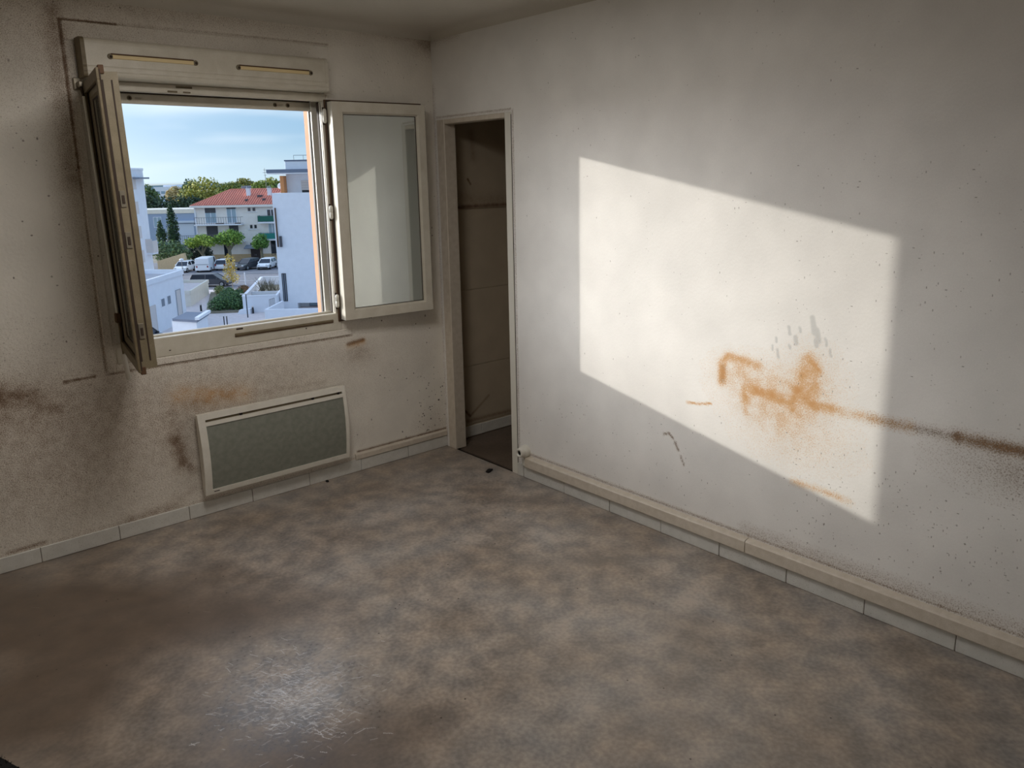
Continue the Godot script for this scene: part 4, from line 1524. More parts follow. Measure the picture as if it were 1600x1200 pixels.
	# roof furniture
	for q in [[7.5, 10.15, -2.6, 0.55, 1.05], [10.75, 10.2, -2.6, 0.55, 1.0]]:
		st = nst()
		box(st, Vector3(q[0] - q[3] / 2, q[1] - 0.5, q[2] - q[3] / 2), Vector3(q[0] + q[3] / 2, q[1] + q[4] - 0.3, q[2] + q[3] / 2))
		box(st, Vector3(q[0] - q[3] * 0.62, q[1] + q[4] - 0.3, q[2] - q[3] * 0.62), Vector3(q[0] + q[3] * 0.62, q[1] + q[4] - 0.2, q[2] + q[3] * 0.62))
		var ch := obj("chimney", st, M.white_wall, t)
		st = nst()
		for s in [-0.14, 0.14]: cyl(st, Vector3(q[0] + s, q[1] + q[4] - 0.2, q[2]), Vector3(q[0] + s, q[1] + q[4] + 0.1, q[2]), 0.09, 0.08, 7)
		obj("pot", st, M.zinc, ch)
	for q in [[5.9, 0.5, 0.5], [6.6, 0.9, 0.55], [13.0, 0.8, 0.55]]:
		st = nst()
		box(st, Vector3(q[0] - q[1] / 2, R - 0.6, z - 1.0), Vector3(q[0] + q[1] / 2, R + q[2], z - 0.4), 0.03)
		obj("chimney", st, M.zinc, t)
	for q in [[9.4, 9.75, -2.3, 0.75], [7.7, 9.2, -1.1, 0.4], [10.3, 9.25, -1.1, 0.4]]:
		st = nst()
		var zz: float = 0.45 - (q[1] - E - 0.12) / (R - E - 0.12) * (0.45 + D / 2)
		box(st, Vector3(q[0] - q[3] / 2, q[1] - 0.12, zz - 0.3), Vector3(q[0] + q[3] / 2, q[1] + 0.22, zz + 0.3), 0.03)
		obj("roof_hatch", st, M.shutter_dark, roof)
	st = nst()
	cyl(st, Vector3(12.0, R - 0.2, z + 0.3), Vector3(12.0, R + 0.35, z + 0.3), 0.05, 0.05, 6)
	lathe(st, Vector3(12.0, R + 0.4, z + 0.2), Vector3(-0.5, 0.2, 1.0), [Vector2(0, 0), Vector2(0.25, 0.03), Vector2(0.45, 0.13), Vector2(0.45, 0.16), Vector2(0.24, 0.06), Vector2(0, 0.03)], 14)
	obj("satellite_dish", st, M.white_wall, t)
	st = nst()
	cyl(st, Vector3(9.75, R - 0.2, z), Vector3(9.65, R + 3.2, z), 0.045, 0.03, 6)
	for q in [[2.9, 0.5], [2.5, 0.7], [2.1, 0.4]]:
		cyl(st, Vector3(9.7 - q[1] / 2, R + q[0], z), Vector3(9.7 + q[1] / 2, R + q[0], z), 0.025, 0.025, 5)
	obj("antenna", st, M.rail, t)

func white_block():
	var t := street_thing("apartment_building", "plain white modern block with a terrace under a grey flat roof", "building", -22.9, 74)
	var st := nst()
	box(st, Vector3(0, 0.55, -12), Vector3(16, 10.35, 0))
	box(st, Vector3(0, 0, -12), Vector3(1.6, 0.55, 0))
	box(st, Vector3(0, 0, -12), Vector3(16, 0.55, -1.2))
	obj("wall", st, M.white_wall, t)
	st = nst()
	box(st, Vector3(0, 10.35, -0.25), Vector3(16, 10.85, 0.0))
	box(st, Vector3(0, 10.35, -12), Vector3(0.25, 10.85, -0.25))
	obj("parapet", st, M.white_wall, t)
	st = nst()
	box(st, Vector3(1.0, 10.35, -10), Vector3(16, 12.55, -1.6))
	obj("penthouse", st, M.white_wall, t)
	st = nst()
	box(st, Vector3(0.62, 10.36, -1.9), Vector3(0.98, 12.4, -0.8), 0.02)
	obj("pillar", st, M.terracotta, t)
	st = nst()
	box(st, Vector3(-0.25, 12.56, -10.5), Vector3(16, 12.66, 0.1))
	obj("soffit", st, M.white_wall, t)
	st = nst()
	box(st, Vector3(-0.3, 12.661, -10.6), Vector3(16, 12.98, 0.15), 0.02)
	obj("roof", st, M.slate, t)
	st = nst()
	box(st, Vector3(1.1, 12.981, -9), Vector3(16, 13.72, -1.2), 0.02)
	obj("attic", st, M.white_wall, t)
	st = nst()
	box(st, Vector3(1.05, 13.721, -9.05), Vector3(16, 13.84, -1.15))
	obj("coping", st, M.slate, t)
	st = nst()
	for k in 5: cyl(st, Vector3(1.9 + k * 0.9, 13.84, -1.4), Vector3(1.9 + k * 0.9, 14.25, -1.4), 0.02, 0.02, 5)
	cyl(st, Vector3(1.9, 14.25, -1.4), Vector3(9, 14.25, -1.4), 0.02, 0.02, 5)
	obj("roof_rail", st, M.rail, t)
	facade_window(t, 2.35, 3.3, 10.5, 11.95, -1.55, M.white_wall, M.dark_glass, 1, 0.62, M.shutter_light)
	facade_window(t, 3.4, 4.4, 10.5, 11.95, -1.55, M.white_wall, M.dark_glass, 1, 0.62, M.shutter_light)
	st = nst()
	cyl(st, Vector3(0.22, 5.9, 0.09), Vector3(0.22, 9.5, 0.09), 0.07, 0.07, 8)
	obj("downpipe", st, M.brown, t)
	st = nst()
	box(st, Vector3(0.42, 5.9, 0.0), Vector3(0.62, 6.9, 0.25), 0.02)
	obj("meter_box", st, M.shutter_dark, t)
	facade_window(t, 0.30, 0.70, 0.75, 3.4, 0.03, M.rail_dark, M.zinc, 2)
	facade_window(t, 2.4, 4.6, 0.05, 0.54, -1.17, M.zinc, M.pale_glass, 2)
	facade_window(t, 4.7, 8.0, 0.05, 0.54, -1.17, M.zinc, M.dark_glass, 2)

func tower():
	# origin at its far right-hand corner; the face we see looks right
	var t := street_thing("apartment_building", "tall white apartment tower showing one narrow strip beside the dirty left window leaf", "building", -41.1, 88)
	var st := nst()
	box(st, Vector3(-14, 0, 0), Vector3(0, 13.35, 16.0))
	obj("wall", st, M.white_wall, t)
	st = nst()
	box(st, Vector3(-14.06, 13.351, -0.06), Vector3(0.06, 13.6, 16.06), 0.02)
	obj("coping", st, M.white_wall, t)
	var side := Transform3D(Basis(Vector3.UP, PI / 2), Vector3.ZERO)    # local x runs away from us
	for k in 5:
		var y := 0.9 + k * 2.6
		for c in 2:
			var x := -3.4 - c * 5.0
			facade_window(t, x, x + 1.5, y, y + 1.45, 0.03, M.white_wall, M.shutter_light, 1, 0.0, null, side)
			st = nst()
			box(st, Vector3(x - 1.9, y - 0.4, 0.0), Vector3(x - 0.3, y + 1.6, 0.12), 0.0, side)
			obj("wall_panel", st, M.facade, t)
	st = nst()
	box(st, Vector3(0.0, 4.3, 0.1), Vector3(0.75, 4.5, 1.3), 0.02)
	var bal := obj("balcony", st, M.white_wall, t)
	st = nst()
	box(st, Vector3(0.70, 4.5, 0.1), Vector3(0.78, 5.8, 1.3), 0.01)
	box(st, Vector3(0.0, 4.5, 1.22), Vector3(0.70, 6.0, 1.3), 0.01)
	box(st, Vector3(0.0, 4.5, 0.1), Vector3(0.70, 5.5, 0.18), 0.01)
	obj("parapet", st, M.shutter_light, bal)
	st = nst()
	box(st, Vector3(0.0, 12.45, 0.3), Vector3(0.8, 12.62, 2.6), 0.02)
	obj("roof_canopy", st, M.zinc, t)

func low_buildings():
	# long low white building, its shaded side towards the forecourt
	var oa := -29.7
	var ob := 68.8
	var t := street_thing("garage", "low white garage building with two small square windows and a flat grey roof", "building", oa, ob)
	var plan := [[-29.3, 58.0], [-29.7, 68.8], [-38.0, 70.2], [-37.6, 58.0]]
	var st := nst()
	plan_prism(st, plan, oa, ob, 0.0, 4.1)
	obj("wall", st, M.white_wall, t)
	st = nst()
	for k in 4: plan_wall(st, plan[k], plan[(k + 1) % 4], oa, ob, 4.1, 4.5, 0.24)
	plan_wall(st, [-33.0, 58.2], [-33.6, 69.4], oa, ob, 4.1, 4.45, 0.2)
	obj("parapet", st, M.white_wall, t)
	st = nst()
	plan_prism(st, [[-29.5, 58.3], [-29.9, 68.5], [-37.8, 69.8], [-37.4, 58.3]], oa, ob, 4.1, 4.16)
	obj("roof", st, M.roof_grey, t)
	# its openings face right
	var side := Transform3D(Basis(Vector3.UP, PI / 2 + 0.037), Vector3(0.0, 0, 0))
	for q in [[64.0, 0.8, 1.95, 2.7], [65.25, 0.8, 1.95, 2.75]]:
		var c: float = ob - q[0]
		facade_window(t, c * -1.0 - q[1] / 2, c * -1.0 + q[1] / 2, q[2], q[3], 0.03, M.white_wall, M.zinc, 1, 0.0, null, Transform3D(Basis(Vector3.UP, PI / 2 + 0.037), Vector3(0, 0, 0)))
	facade_window(t, -2.0, -0.95, 0.25, 2.95, 0.03, M.roof_grey, M.shutter_light, 1, 0.0, null, side)
	facade_window(t, -7.4, -6.3, 0.05, 2.4, 0.03, M.shutter_light, M.shutter_light, 1, 0.0, null, side)
	# walled flat-roofed shed
	oa = -32.5; ob = 76.5
	t = street_thing("shed", "low white walled shed with a cream side wall behind the garage", "shed", oa, ob)
	plan = [[-32.5, 76.5], [-34.1, 85.2], [-39.6, 85.6], [-36.0, 76.6]]
	st = nst()
	plan_prism(st, plan, oa, ob, 0.0, 1.25)
	obj("wall", st, M.cream_wall, t)
	st = nst()
	for k in 4: plan_wall(st, plan[k], plan[(k + 1) % 4], oa, ob, 1.25, 1.6, 0.2)
	obj("parapet", st, M.cream_wall, t)
	st = nst()
	plan_prism(st, [[-32.8, 76.8], [-34.3, 84.9], [-39.2, 85.3], [-36.0, 76.9]], oa, ob, 1.25, 1.30)
	obj("roof", st, M.paving, t)
	# small shelter close below the window
	oa = -24.6; ob = 55.7
	t = street_thing("shelter", "small flat-roofed shelter with a grey roof nearest below the window", "shelter", oa, ob)
	plan = [[-25.0, 55.4], [-22.9, 54.6], [-23.3, 57.8], [-25.2, 58.4]]
	st = nst()
	plan_prism(st, [[-25.1, 55.5], [-23.05, 54.8], [-23.4, 57.7], [-25.2, 58.3]], oa, ob, 0.0, 2.25)
	obj("wall", st, M.white_wall, t)
	st = nst()
	plan_prism(st, plan, oa, ob, 2.251, 2.42)
	obj("roof", st, M.slate, t)
	st = nst()
	plan_wall(st, plan[1], plan[2], oa, ob, 2.42, 2.62, 0.28)
	obj("parapet", st, M.white_wall, t)
	# walled garden
	oa = -25.7; ob = 72.0
	t = street_thing("garden_enclosure", "white walled garden enclosure with bare shrubs inside", "garden enclosure", oa, ob)
	plan = [[-25.7, 72.0], [-28.8, 87.0], [-25.6, 87.0], [-22.8, 72.4]]
	st = nst()
	plan_wall(st, plan[0], plan[1], oa, ob, 0.0, 1.55, 0.2)
	plan_wall(st, plan[1], plan[2], oa, ob, 0.0, 1.55, 0.2)
	plan_wall(st, plan[3], plan[0], oa, ob, 0.0, 1.55, 0.2)
	plan_wall(st, plan[2], plan[3], oa, ob, 0.0, 1.55, 0.2)
	plan_wall(st, [-26.6, 77.0], [-23.6, 77.3], oa, ob, 0.0, 1.3, 0.2)
	obj("wall", st, M.white_wall, t)
	st = nst()
	plan_wall(st, plan[0], plan[1], oa, ob, 1.551, 1.62, 0.28)
	plan_wall(st, plan[3], plan[0], oa, ob, 1.551, 1.62, 0.28)
	plan_wall(st, plan[1], plan[2], oa, ob, 1.551, 1.62, 0.28)
	obj("coping", st, M.white_wall, t)
	st = nst()
	plan_prism(st, [[-25.7, 72.2], [-28.7, 86.8], [-25.7, 86.8], [-22.9, 72.6]], oa, ob, 0.0, 0.7)
	obj("bed", st, M.earth, t)
	for q in [[-26.7, 80.6, 41, "leafless twiggy shrub deepest inside the garden enclosure"], [-25.6, 79.6, 42, "leafless twiggy shrub in the middle of the garden enclosure"], [-24.6, 78.6, 43, "leafless twiggy shrub nearest the white block in the garden enclosure"]]:
		var s := street_thing("bare_shrub", q[3], "shrub", q[0], q[1], 0.0, "bare shrubs in the walled garden")
		s.position.y += 0.7
		st = nst()
		rng.seed = q[2]
		for k in 26:
			var p := Vector3(rng.randf_range(-0.1, 0.1), 0, rng.randf_range(-0.1, 0.1))
			var e := Vector3(rng.randf_range(-0.8, 0.8), rng.randf_range(0.9, 1.7), rng.randf_range(-0.6, 0.6))
			cyl(st, p, e * 0.55, 0.022, 0.016, 4, false)
			cyl(st, e * 0.55, e, 0.016, 0.008, 4, false)
			cyl(st, e * 0.55, e * 0.9 + Vector3(rng.randf_range(-0.3, 0.3), 0, rng.randf_range(-0.3, 0.3)), 0.014, 0.008, 4, false)
		obj("twigs", st, M.bark, s).set_meta("kind", "stuff")
	# low wall across the foot of the white block
	t = street_thing("low_wall", "low white wall at the foot of the plain white block", "wall", -22.2, 67.0)
	st = nst()
	box(st, Vector3(0.0, 0, -0.2), Vector3(6.5, 1.1, 0.0), 0.01)
	box(st, Vector3(0.0, 0, -5.0), Vector3(0.2, 1.1, -0.2), 0.01)
	obj("masonry", st, M.white_wall, t)
	t = street_thing("handrail", "grey metal handrail on the ramp beside the garden enclosure", "railing", -22.6, 70.2)
	st = nst()
	for k in 6:
		st = nst()
		cyl(st, Vector3(-0.55 + k * 0.16, 0.0, -1.2 + k * 0.2), Vector3(-0.55 + k * 0.16, 1.3 + k * 0.06, -1.2 + k * 0.2), 0.02, 0.02, 5)
		obj("baluster", st, M.rail, t)
	st = nst()
	cyl(st, Vector3(-0.55, 1.3, -1.2), Vector3(0.25, 1.6, -0.2), 0.025, 0.025, 5)
	obj("top_rail", st, M.rail, t)

func far_buildings():
	var t := street_thing("warehouse", "long blue-grey warehouse behind the cypresses", "building", -76.0, 152)
	var st := nst()
	box(st, Vector3(0, 0, -9), Vector3(15.6, 6.4, 0))
	obj("wall", st, M.steel_blue, t)
	st = nst()
	box(st, Vector3(-0.1, 6.401, -9.1), Vector3(15.7, 7.2, 0.1), 0.02)
	obj("fascia", st, M.cream_wall, t)
	st = nst()
	box(st, Vector3(10.2, 0.2, 0.0), Vector3(13.6, 4.4, 0.1))
	box(st, Vector3(10.0, 4.6, 0.0), Vector3(14.6, 5.0, 0.5), 0.02)
	obj("door", st, M.steel_pale, t)
	facade_window(t, 6.0, 7.5, 3.8, 5.8, 0.05, M.white_wall, M.pale_glass, 2)
	railing(t, 10.6, 14.8, 0.2, 2.2, 0.0, 0.8, M.rail_dark, 0.4)
	t = street_thing("white_building", "stepped white flat-roofed houses behind the warehouse", "building", -79.0, 186)
	st = nst()
	box(st, Vector3(-14, 0, -12), Vector3(2.0, 6.9, 0))
	box(st, Vector3(-14, 0, -11), Vector3(-2.2, 7.9, -1))
	box(st, Vector3(-13.0, 0, -10), Vector3(-7.8, 9.0, -0.5))
	obj("wall", st, M.white_wall, t)
	for q in [[-11.5, 7.6], [-9.5, 7.6], [-5.0, 6.8], [-1.4, 5.7]]:
		facade_window(t, q[0], q[0] + 1.0, q[1], q[1] + 0.9, 0.06 if q[1] < 6.0 else (-0.4 if q[1] > 7.0 else -0.9), M.white_wall, M.pale_glass, 1)
	st = nst()
	for k in 9: box(st, Vector3(-12 + k * 1.5, 6.91, -6), Vector3(-11.2 + k * 1.5, 7.4 + 0.25 * (k % 3), -5), 0.02)
	obj("roof_units", st, M.zinc, t)
	t = street_thing("white_building", "distant long white building low on the horizon", "building", -196.0, 430)
	st = nst()
	box(st, Vector3(0, 0, -20), Vector3(15, 10.6, 0))
	box(st, Vector3(3, 10.601, -15), Vector3(9, 11.6, -5))
	obj("wall", st, M.white_wall, t)
	for k in 5: facade_window(t, 1.0 + k * 2.8, 3.0 + k * 2.8, 7.0, 8.4, 0.06, M.zinc, M.pale_glass, 1)
	t = street_thing("house", "pale low house between the warehouse and the background trees", "building", -88.0, 200)
	st = nst()
	box(st, Vector3(0, 0, -8), Vector3(9.5, 6.9, 0))
	obj("wall", st, M.cream_wall, t)
	st = nst()
	prism(st, PackedVector2Array([Vector2(-0.4, 6.901), Vector2(4.75, 8.0), Vector2(9.9, 6.901)]), Vector3(0, 0, 0.4), Vector3.RIGHT, Vector3.UP, Vector3(0, 0, -8.8))
	obj("roof", st, M.zinc, t)
	# beige stone retaining wall by the bushes
	t = street_thing("stone_wall", "sunlit beige stone retaining wall among the bushes", "stone wall", -50.2, 108.6)
	st = nst()
	hexa(st, [Vector3(0, 0, 0), Vector3(3.9, 0, -0.4), Vector3(3.9, 0, -1.2), Vector3(0, 0, -0.8), Vector3(0, 1.5, -0.1), Vector3(3.6, 2.5, -0.5), Vector3(3.6, 2.5, -1.1), Vector3(0, 1.5, -0.7)])
	obj("masonry", st, M.stone, t)

func greenery():
	var g0 := rgb(66, 86, 40)
	var g1 := rgb(150, 164, 70)
	# trees behind the red-roofed building
	var row := [
		[322, -66.4, 169, 5.4, 3.4, 9.2, rgb(104, 112, 44), rgb(206, 196, 104), 31, "broad yellow-green tree crown left of the red roof"],
		[285, -72.6, 177, 2.0, 2.6, 9.6, rgb(48, 78, 58), rgb(96, 124, 92), 32, "dark blue-green pine left of the broad yellow-green tree"],
		[268, -78.5, 183, 2.2, 1.8, 8.8, rgb(170, 146, 96), rgb(226, 204, 150), 33, "pale straw-coloured tree on the horizon"],
		[243, -80.6, 173, 3.0, 3.0, 8.2, rgb(60, 80, 44), rgb(124, 140, 76), 34, "round green tree beside the tall white tower"],
		[362, -59.9, 167, 3.2, 1.9, 9.4, rgb(84, 100, 42), rgb(176, 172, 84), 35, "small yellow-green tree just behind the left chimney"],
		[382, -58.2, 170, 3.4, 2.3, 9.8, rgb(84, 96, 40), rgb(188, 170, 80), 36, "golden-green tree behind the middle of the red ridge"],
		[402, -53.0, 165, 2.6, 1.8, 9.7, rgb(100, 120, 52), rgb(186, 190, 96), 37, "light green tree behind the antenna"],
		[416, -53.0, 171, 3.0, 2.4, 9.7, rgb(104, 118, 44), rgb(208, 198, 96), 38, "bright yellow-green tree behind the satellite dish"],
		[432, -47.9, 164, 2.6, 2.0, 9.4, rgb(56, 84, 48), rgb(120, 146, 84), 39, "dark green tree beside the tan pillar"]]
	for q in row:
		var rx: float = q[3]
		var ry: float = q[4]
		var y: float = q[5] + 0.95
		var bl := [[0, y, 0, rx * 0.72, ry * 0.92, rx * 0.6], [-rx * 0.5, y - ry * 0.25, 0.4, rx * 0.5, ry * 0.7, rx * 0.5], [rx * 0.52, y - ry * 0.2, -0.2, rx * 0.48, ry * 0.72, rx * 0.5], [rx * 0.1, y - ry * 0.6, 0.5, rx * 0.7, ry * 0.6, rx * 0.5]]
		tree("background_tree", q[9], "tree", q[1], q[2], 0.0, y - ry * 0.7, 0.28, bl, 2600, 0.34, q[6], q[7], q[8], "trees beyond the red-roofed building")
	tree("hedge", "dark hedge running below the background trees", "hedge", -73.5, 165, 0.0, 0.0, 0.12, [[-4, 7.4, 0, 3.4, 2.6, 1.5], [0, 7.0, 0.3, 3.4, 2.5, 1.5], [3.5, 7.2, 0, 3.2, 2.4, 1.5], [6.0, 7.2, 0, 2.8, 2.4, 1.5]], 3000, 0.34, rgb(38, 56, 44), rgb(86, 104, 72), 40)
	# cypresses and bushes
	tree("cypress", "tall dark cypress before the blue-grey warehouse", "tree", -51.0, 116.5, 1.0, 1.2, 0.12, [[0, 2.6, 0, 1.0, 2.4, 0.9], [0.05, 4.6, 0, 0.85, 2.6, 0.8], [-0.05, 6.6, 0, 0.5, 1.6, 0.5], [-0.1, 7.4, 0, 0.22, 0.9, 0.22]], 2400, 0.16, rgb(26, 46, 30), rgb(74, 100, 58), 50)
	tree("cypress", "short cypress left of the tall one", "tree", -53.4, 118, 2.4, 0.8, 0.08, [[0, 1.9, 0, 0.75, 1.4, 0.7], [-0.1, 3.1, 0, 0.4, 1.2, 0.4]], 1000, 0.15, rgb(30, 52, 34), rgb(80, 106, 64), 51)
	tree("bush", "round green bush below the cypresses", "bush", -49.4, 112.2, 0.6, 0.0, 0.06, [[0, 1.8, 0, 1.8, 1.7, 1.3], [-1.7, 2.0, 0.2, 1.5, 1.5, 1.2], [1.2, 1.5, 0, 1.4, 1.4, 1.2]], 1800, 0.2, rgb(60, 84, 56), rgb(128, 148, 96), 52)
	tree("bush", "dark dense bush left of the red-roofed building", "bush", -48.2, 117.5, 0.0, 0.0, 0.06, [[0, 1.7, 0, 1.5, 1.5, 1.2], [1.3, 1.5, 0.2, 1.1, 1.3, 1.0]], 1600, 0.18, rgb(26, 36, 30), rgb(64, 78, 54), 53)
	# pollarded plane trees before the red-roofed building
	tree("pollarded_tree", "leaning pollarded tree behind the white van", "tree", -46.2, 114.5, 0.0, 1.9, 0.32, [[-1.3, 3.5, 0, 1.25, 0.75, 1.0], [0.3, 3.9, 0, 1.35, 0.85, 1.0], [1.2, 3.6, 0.3, 1.0, 0.8, 0.9]], 1900, 0.17, rgb(86, 118, 40), rgb(190, 206, 92), 54, "pollarded trees along the parking strip", -0.9)
	tree("pollarded_tree", "pollarded tree with a round crown in the middle of the facade", "tree", -42.6, 115.5, 0.0, 2.3, 0.34, [[0.3, 4.1, 0, 1.6, 1.2, 1.2], [-0.9, 3.9, 0.2, 1.1, 0.9, 1.0], [1.3, 4.0, -0.1, 1.0, 0.9, 0.9]], 2100, 0.17, rgb(70, 108, 40), rgb(168, 196, 88), 55, "pollarded trees along the parking strip")
	tree("pollarded_tree", "small pollarded tree by the entrance door", "tree", -38.4, 117, 0.0, 2.0, 0.26, [[0, 3.4, 0, 1.15, 1.05, 1.0], [-0.6, 2.9, 0.2, 0.7, 0.7, 0.7], [0.5, 3.0, 0.2, 0.7, 0.7, 0.7]], 1500, 0.16, rgb(56, 96, 40), rgb(128, 166, 76), 56, "pollarded trees along the parking strip")
	# autumn birch and the planter
	tree("birch", "slender yellow-leaved birch rising from the planter", "tree", -31.2, 84.5, 0.2, 2.0, 0.05, [[0.0, 3.5, 0, 0.55, 0.75, 0.5], [-0.15, 2.6, 0, 0.75, 0.8, 0.6], [-0.35, 1.7, 0.1, 0.55, 0.55, 0.5], [0.35, 1.6, 0, 0.5, 0.6, 0.5]], 900, 0.085, rgb(186, 154, 56), rgb(232, 208, 116), 57, "", 0.0, true)
	var t := street_thing("planter", "long planting bed edged by the paved forecourt", "planter", -29.0, 72)
	var st := nst()
	plan_prism(st, [[-29.2, 71.8], [-25.9, 72.2], [-31.2, 87.5], [-34.0, 85.4]], -29.0, 72, 0.0, 0.22)
	obj("bed", st, M.earth, t)
	var k := 0
	for q in [
		[-28.5, 72.8, 0.85, 0, "leafy green shrub at the near left corner of the planting bed"],
		[-27.6, 73.3, 0.95, 0, "big leafy shrub in the middle of the bed's near end"],
		[-26.75, 73.2, 0.7, 0, "leafy green shrub at the near right corner of the planting bed"],
		[-28.8, 75.0, 0.9, 0, "leafy shrub on the left edge of the bed, second from the near end"],
		[-27.8, 75.4, 1.0, 0, "tallest leafy shrub of the bed, behind the big near one"],
		[-29.4, 77.2, 0.9, 0, "leafy shrub left of centre in the planting bed, behind the left edge shrub"],
		[-28.4, 77.8, 0.95, 0, "leafy shrub in the centre of the planting bed along the enclosure"],
		[-30.0, 79.6, 0.8, 0, "leafy shrub beyond the centre of the bed, towards the shed"],
		[-29.0, 80.4, 0.75, 2, "reddish-brown shrub right of the birch trunk by the enclosure"],
		[-30.8, 81.9, 0.7, 0, "small leafy shrub just before the yellow birch"],
		[-29.7, 83.3, 0.7, 2, "reddish-brown shrub at the far end of the bed by the road"],
		[-32.6, 84.4, 0.6, 1, "pale flowering shrub left of the birch at the far end of the bed"]]:
		var r: float = q[2]
		var c0 := [rgb(44, 74, 46), rgb(92, 110, 64), rgb(96, 74, 50)]
		var c1 := [rgb(118, 150, 92), rgb(176, 180, 120), rgb(166, 124, 84)]
		tree("shrub", q[4], "shrub", q[0], q[1], 0.2, 0.0, 0.03, [[0, r * 0.6, 0, r, r * 0.75, r], [r * 0.35, r * 0.85, 0.2, r * 0.55, r * 0.6, r * 0.55]], 800, 0.10, c0[q[3]], c1[q[3]], 60 + k, "shrubs in the planting bed")
		k += 1

# a parked car; local -x is its nose when turn = 0; kind 0 hatchback, 1 van, 2 estate
func car(label: String, a: float, b: float, turn: float, paint: Color, L: float, Wd: float, H: float, kind: int):
	var t := street_thing("van" if kind == 1 else "car", label, "van" if kind == 1 else "car", a, b, turn, "cars parked on the street")
	var pm := plain(paint, 0.35)
	pm.clearcoat_enabled = true
	pm.clearcoat = 0.6
	var w := Wd / 2
	var sill := 0.28
	var belt := H * (0.62 if kind != 1 else 0.55)
	# lower body: side outline swept across, narrowing at nose and tail
	var out := []
	match kind:
		1: out = [[-0.5, 0.42, 0.86], [-0.47, 0.62, 0.94], [-0.36, belt, 1.0], [-0.30, belt, 1.0], [0.49, belt, 1.0], [0.5, 0.4, 0.95]]
		2: out = [[-0.5, 0.45, 0.80], [-0.475, 0.66, 0.90], [-0.28, belt - 0.04, 1.0], [0.0, belt, 1.0], [0.45, belt, 0.98], [0.5, 0.6, 0.88]]
		_: out = [[-0.5, 0.45, 0.80], [-0.47, 0.66, 0.90], [-0.26, belt - 0.05, 1.0], [0.0, belt, 1.0], [0.43, belt, 0.97], [0.5, 0.6, 0.86]]
	var st := nst()
	for k in out.size() - 1:
		var p = out[k]
		var q = out[k + 1]
		var x0: float = p[0] * L
		var x1: float = q[0] * L
		hexa(st, [Vector3(x0, sill, -w * p[2]), Vector3(x0, p[1], -w * p[2] * 0.96), Vector3(x0, p[1], w * p[2] * 0.96), Vector3(x0, sill, w * p[2]), Vector3(x1, sill, -w * q[2]), Vector3(x1, q[1], -w * q[2] * 0.96), Vector3(x1, q[1], w * q[2] * 0.96), Vector3(x1, sill, w * q[2])])
	obj("body", st, pm, t)
	# glasshouse and roof
	var f0: float = -0.27 if kind != 1 else -0.37
	var f1: float = -0.10 if kind != 1 else -0.25
	var r1: float = [0.36, 0.485, 0.44][kind]
	var r0: float = [0.46, 0.495, 0.485][kind]
	st = nst()
	var wt := w * (0.78 if kind != 1 else 0.90)
	var wb := w * 0.94
	hexa(st, [Vector3(f0 * L, belt - 0.03, -wb), Vector3(f1 * L, H - 0.07, -wt), Vector3(f1 * L, H - 0.07, wt), Vector3(f0 * L, belt - 0.03, wb), Vector3(r0 * L, belt - 0.03, -wb), Vector3(r1 * L, H - 0.07, -wt), Vector3(r1 * L, H - 0.07, wt), Vector3(r0 * L, belt - 0.03, wb)])
	obj("window", st, M.dark_glass, t)
	st = nst()
	hexa(st, [Vector3(f1 * L - 0.04, H - 0.08, -wt - 0.01), Vector3(f1 * L + 0.12, H, -wt * 0.88), Vector3(f1 * L + 0.12, H, wt * 0.88), Vector3(f1 * L - 0.04, H - 0.08, wt + 0.01), Vector3(r1 * L + 0.04, H - 0.08, -wt - 0.01), Vector3(r1 * L - 0.1, H, -wt * 0.88), Vector3(r1 * L - 0.1, H, wt * 0.88), Vector3(r1 * L + 0.04, H - 0.08, wt + 0.01)])
	for s in [-1.0, 1.0]:      # pillars
		for q in [[f0, f1], [0.10, 0.10], [r0, r1]]:
			var p0 := Vector3(q[0] * L, belt - 0.02, s * wb)
			var p1 := Vector3(q[1] * L, H - 0.07, s * wt)
			cyl(st, p0, p1, 0.05, 0.04, 6)
		if kind == 1:
			hexa(st, [Vector3(-0.10 * L, belt - 0.04, s * wb), Vector3(-0.10 * L, H - 0.07, s * wt), Vector3(-0.10 * L, H - 0.07, s * (wt + 0.03)), Vector3(-0.10 * L, belt - 0.04, s * (wb + 0.03)), Vector3(r0 * L, belt - 0.04, s * wb), Vector3(r1 * L, H - 0.07, s * wt), Vector3(r1 * L, H - 0.07, s * (wt + 0.03)), Vector3(r0 * L, belt - 0.04, s * (wb + 0.03))])
	if kind == 1: box(st, Vector3(r1 * L - 0.02, belt, -wt), Vector3(r0 * L + 0.02, H - 0.06, wt), 0.03)
	obj("roof", st, pm, t)
	for x in [-0.31 * L, 0.30 * L]:
		for s in [-1.0, 1.0]:
			st = nst()
			cyl(st, Vector3(x, 0.315, s * (w - 0.20)), Vector3(x, 0.315, s * (w + 0.01)), 0.315, 0.315, 14)
			var wh := obj("wheel", st, M.tyre, t)
			st = nst()
			cyl(st, Vector3(x, 0.315, s * (w + 0.0101)), Vector3(x, 0.315, s * (w + 0.022)), 0.20, 0.18, 12)
			obj("hub", st, M.hub, wh)
	for s in [-1.0, 1.0]:
		st = nst()
		box(st, Vector3(-0.497 * L, 0.58, s * w * 0.62 - 0.16), Vector3(-0.462 * L, 0.74, s * w * 0.62 + 0.16), 0.03)
		obj("headlamp", st, M.lamp_lens, t)
		st = nst()
		box(st, Vector3(0.485 * L, 0.66, s * w * 0.74 - 0.09), Vector3(0.503 * L, 0.90, s * w * 0.74 + 0.09), 0.02)
		obj("tail_lamp", st, M.lamp_red, t)
		st = nst()
		box(st, Vector3((f0 + 0.05) * L, belt, s * (w + 0.02) - 0.08), Vector3((f0 + 0.09) * L, belt + 0.14, s * (w + 0.02) + 0.08), 0.03)
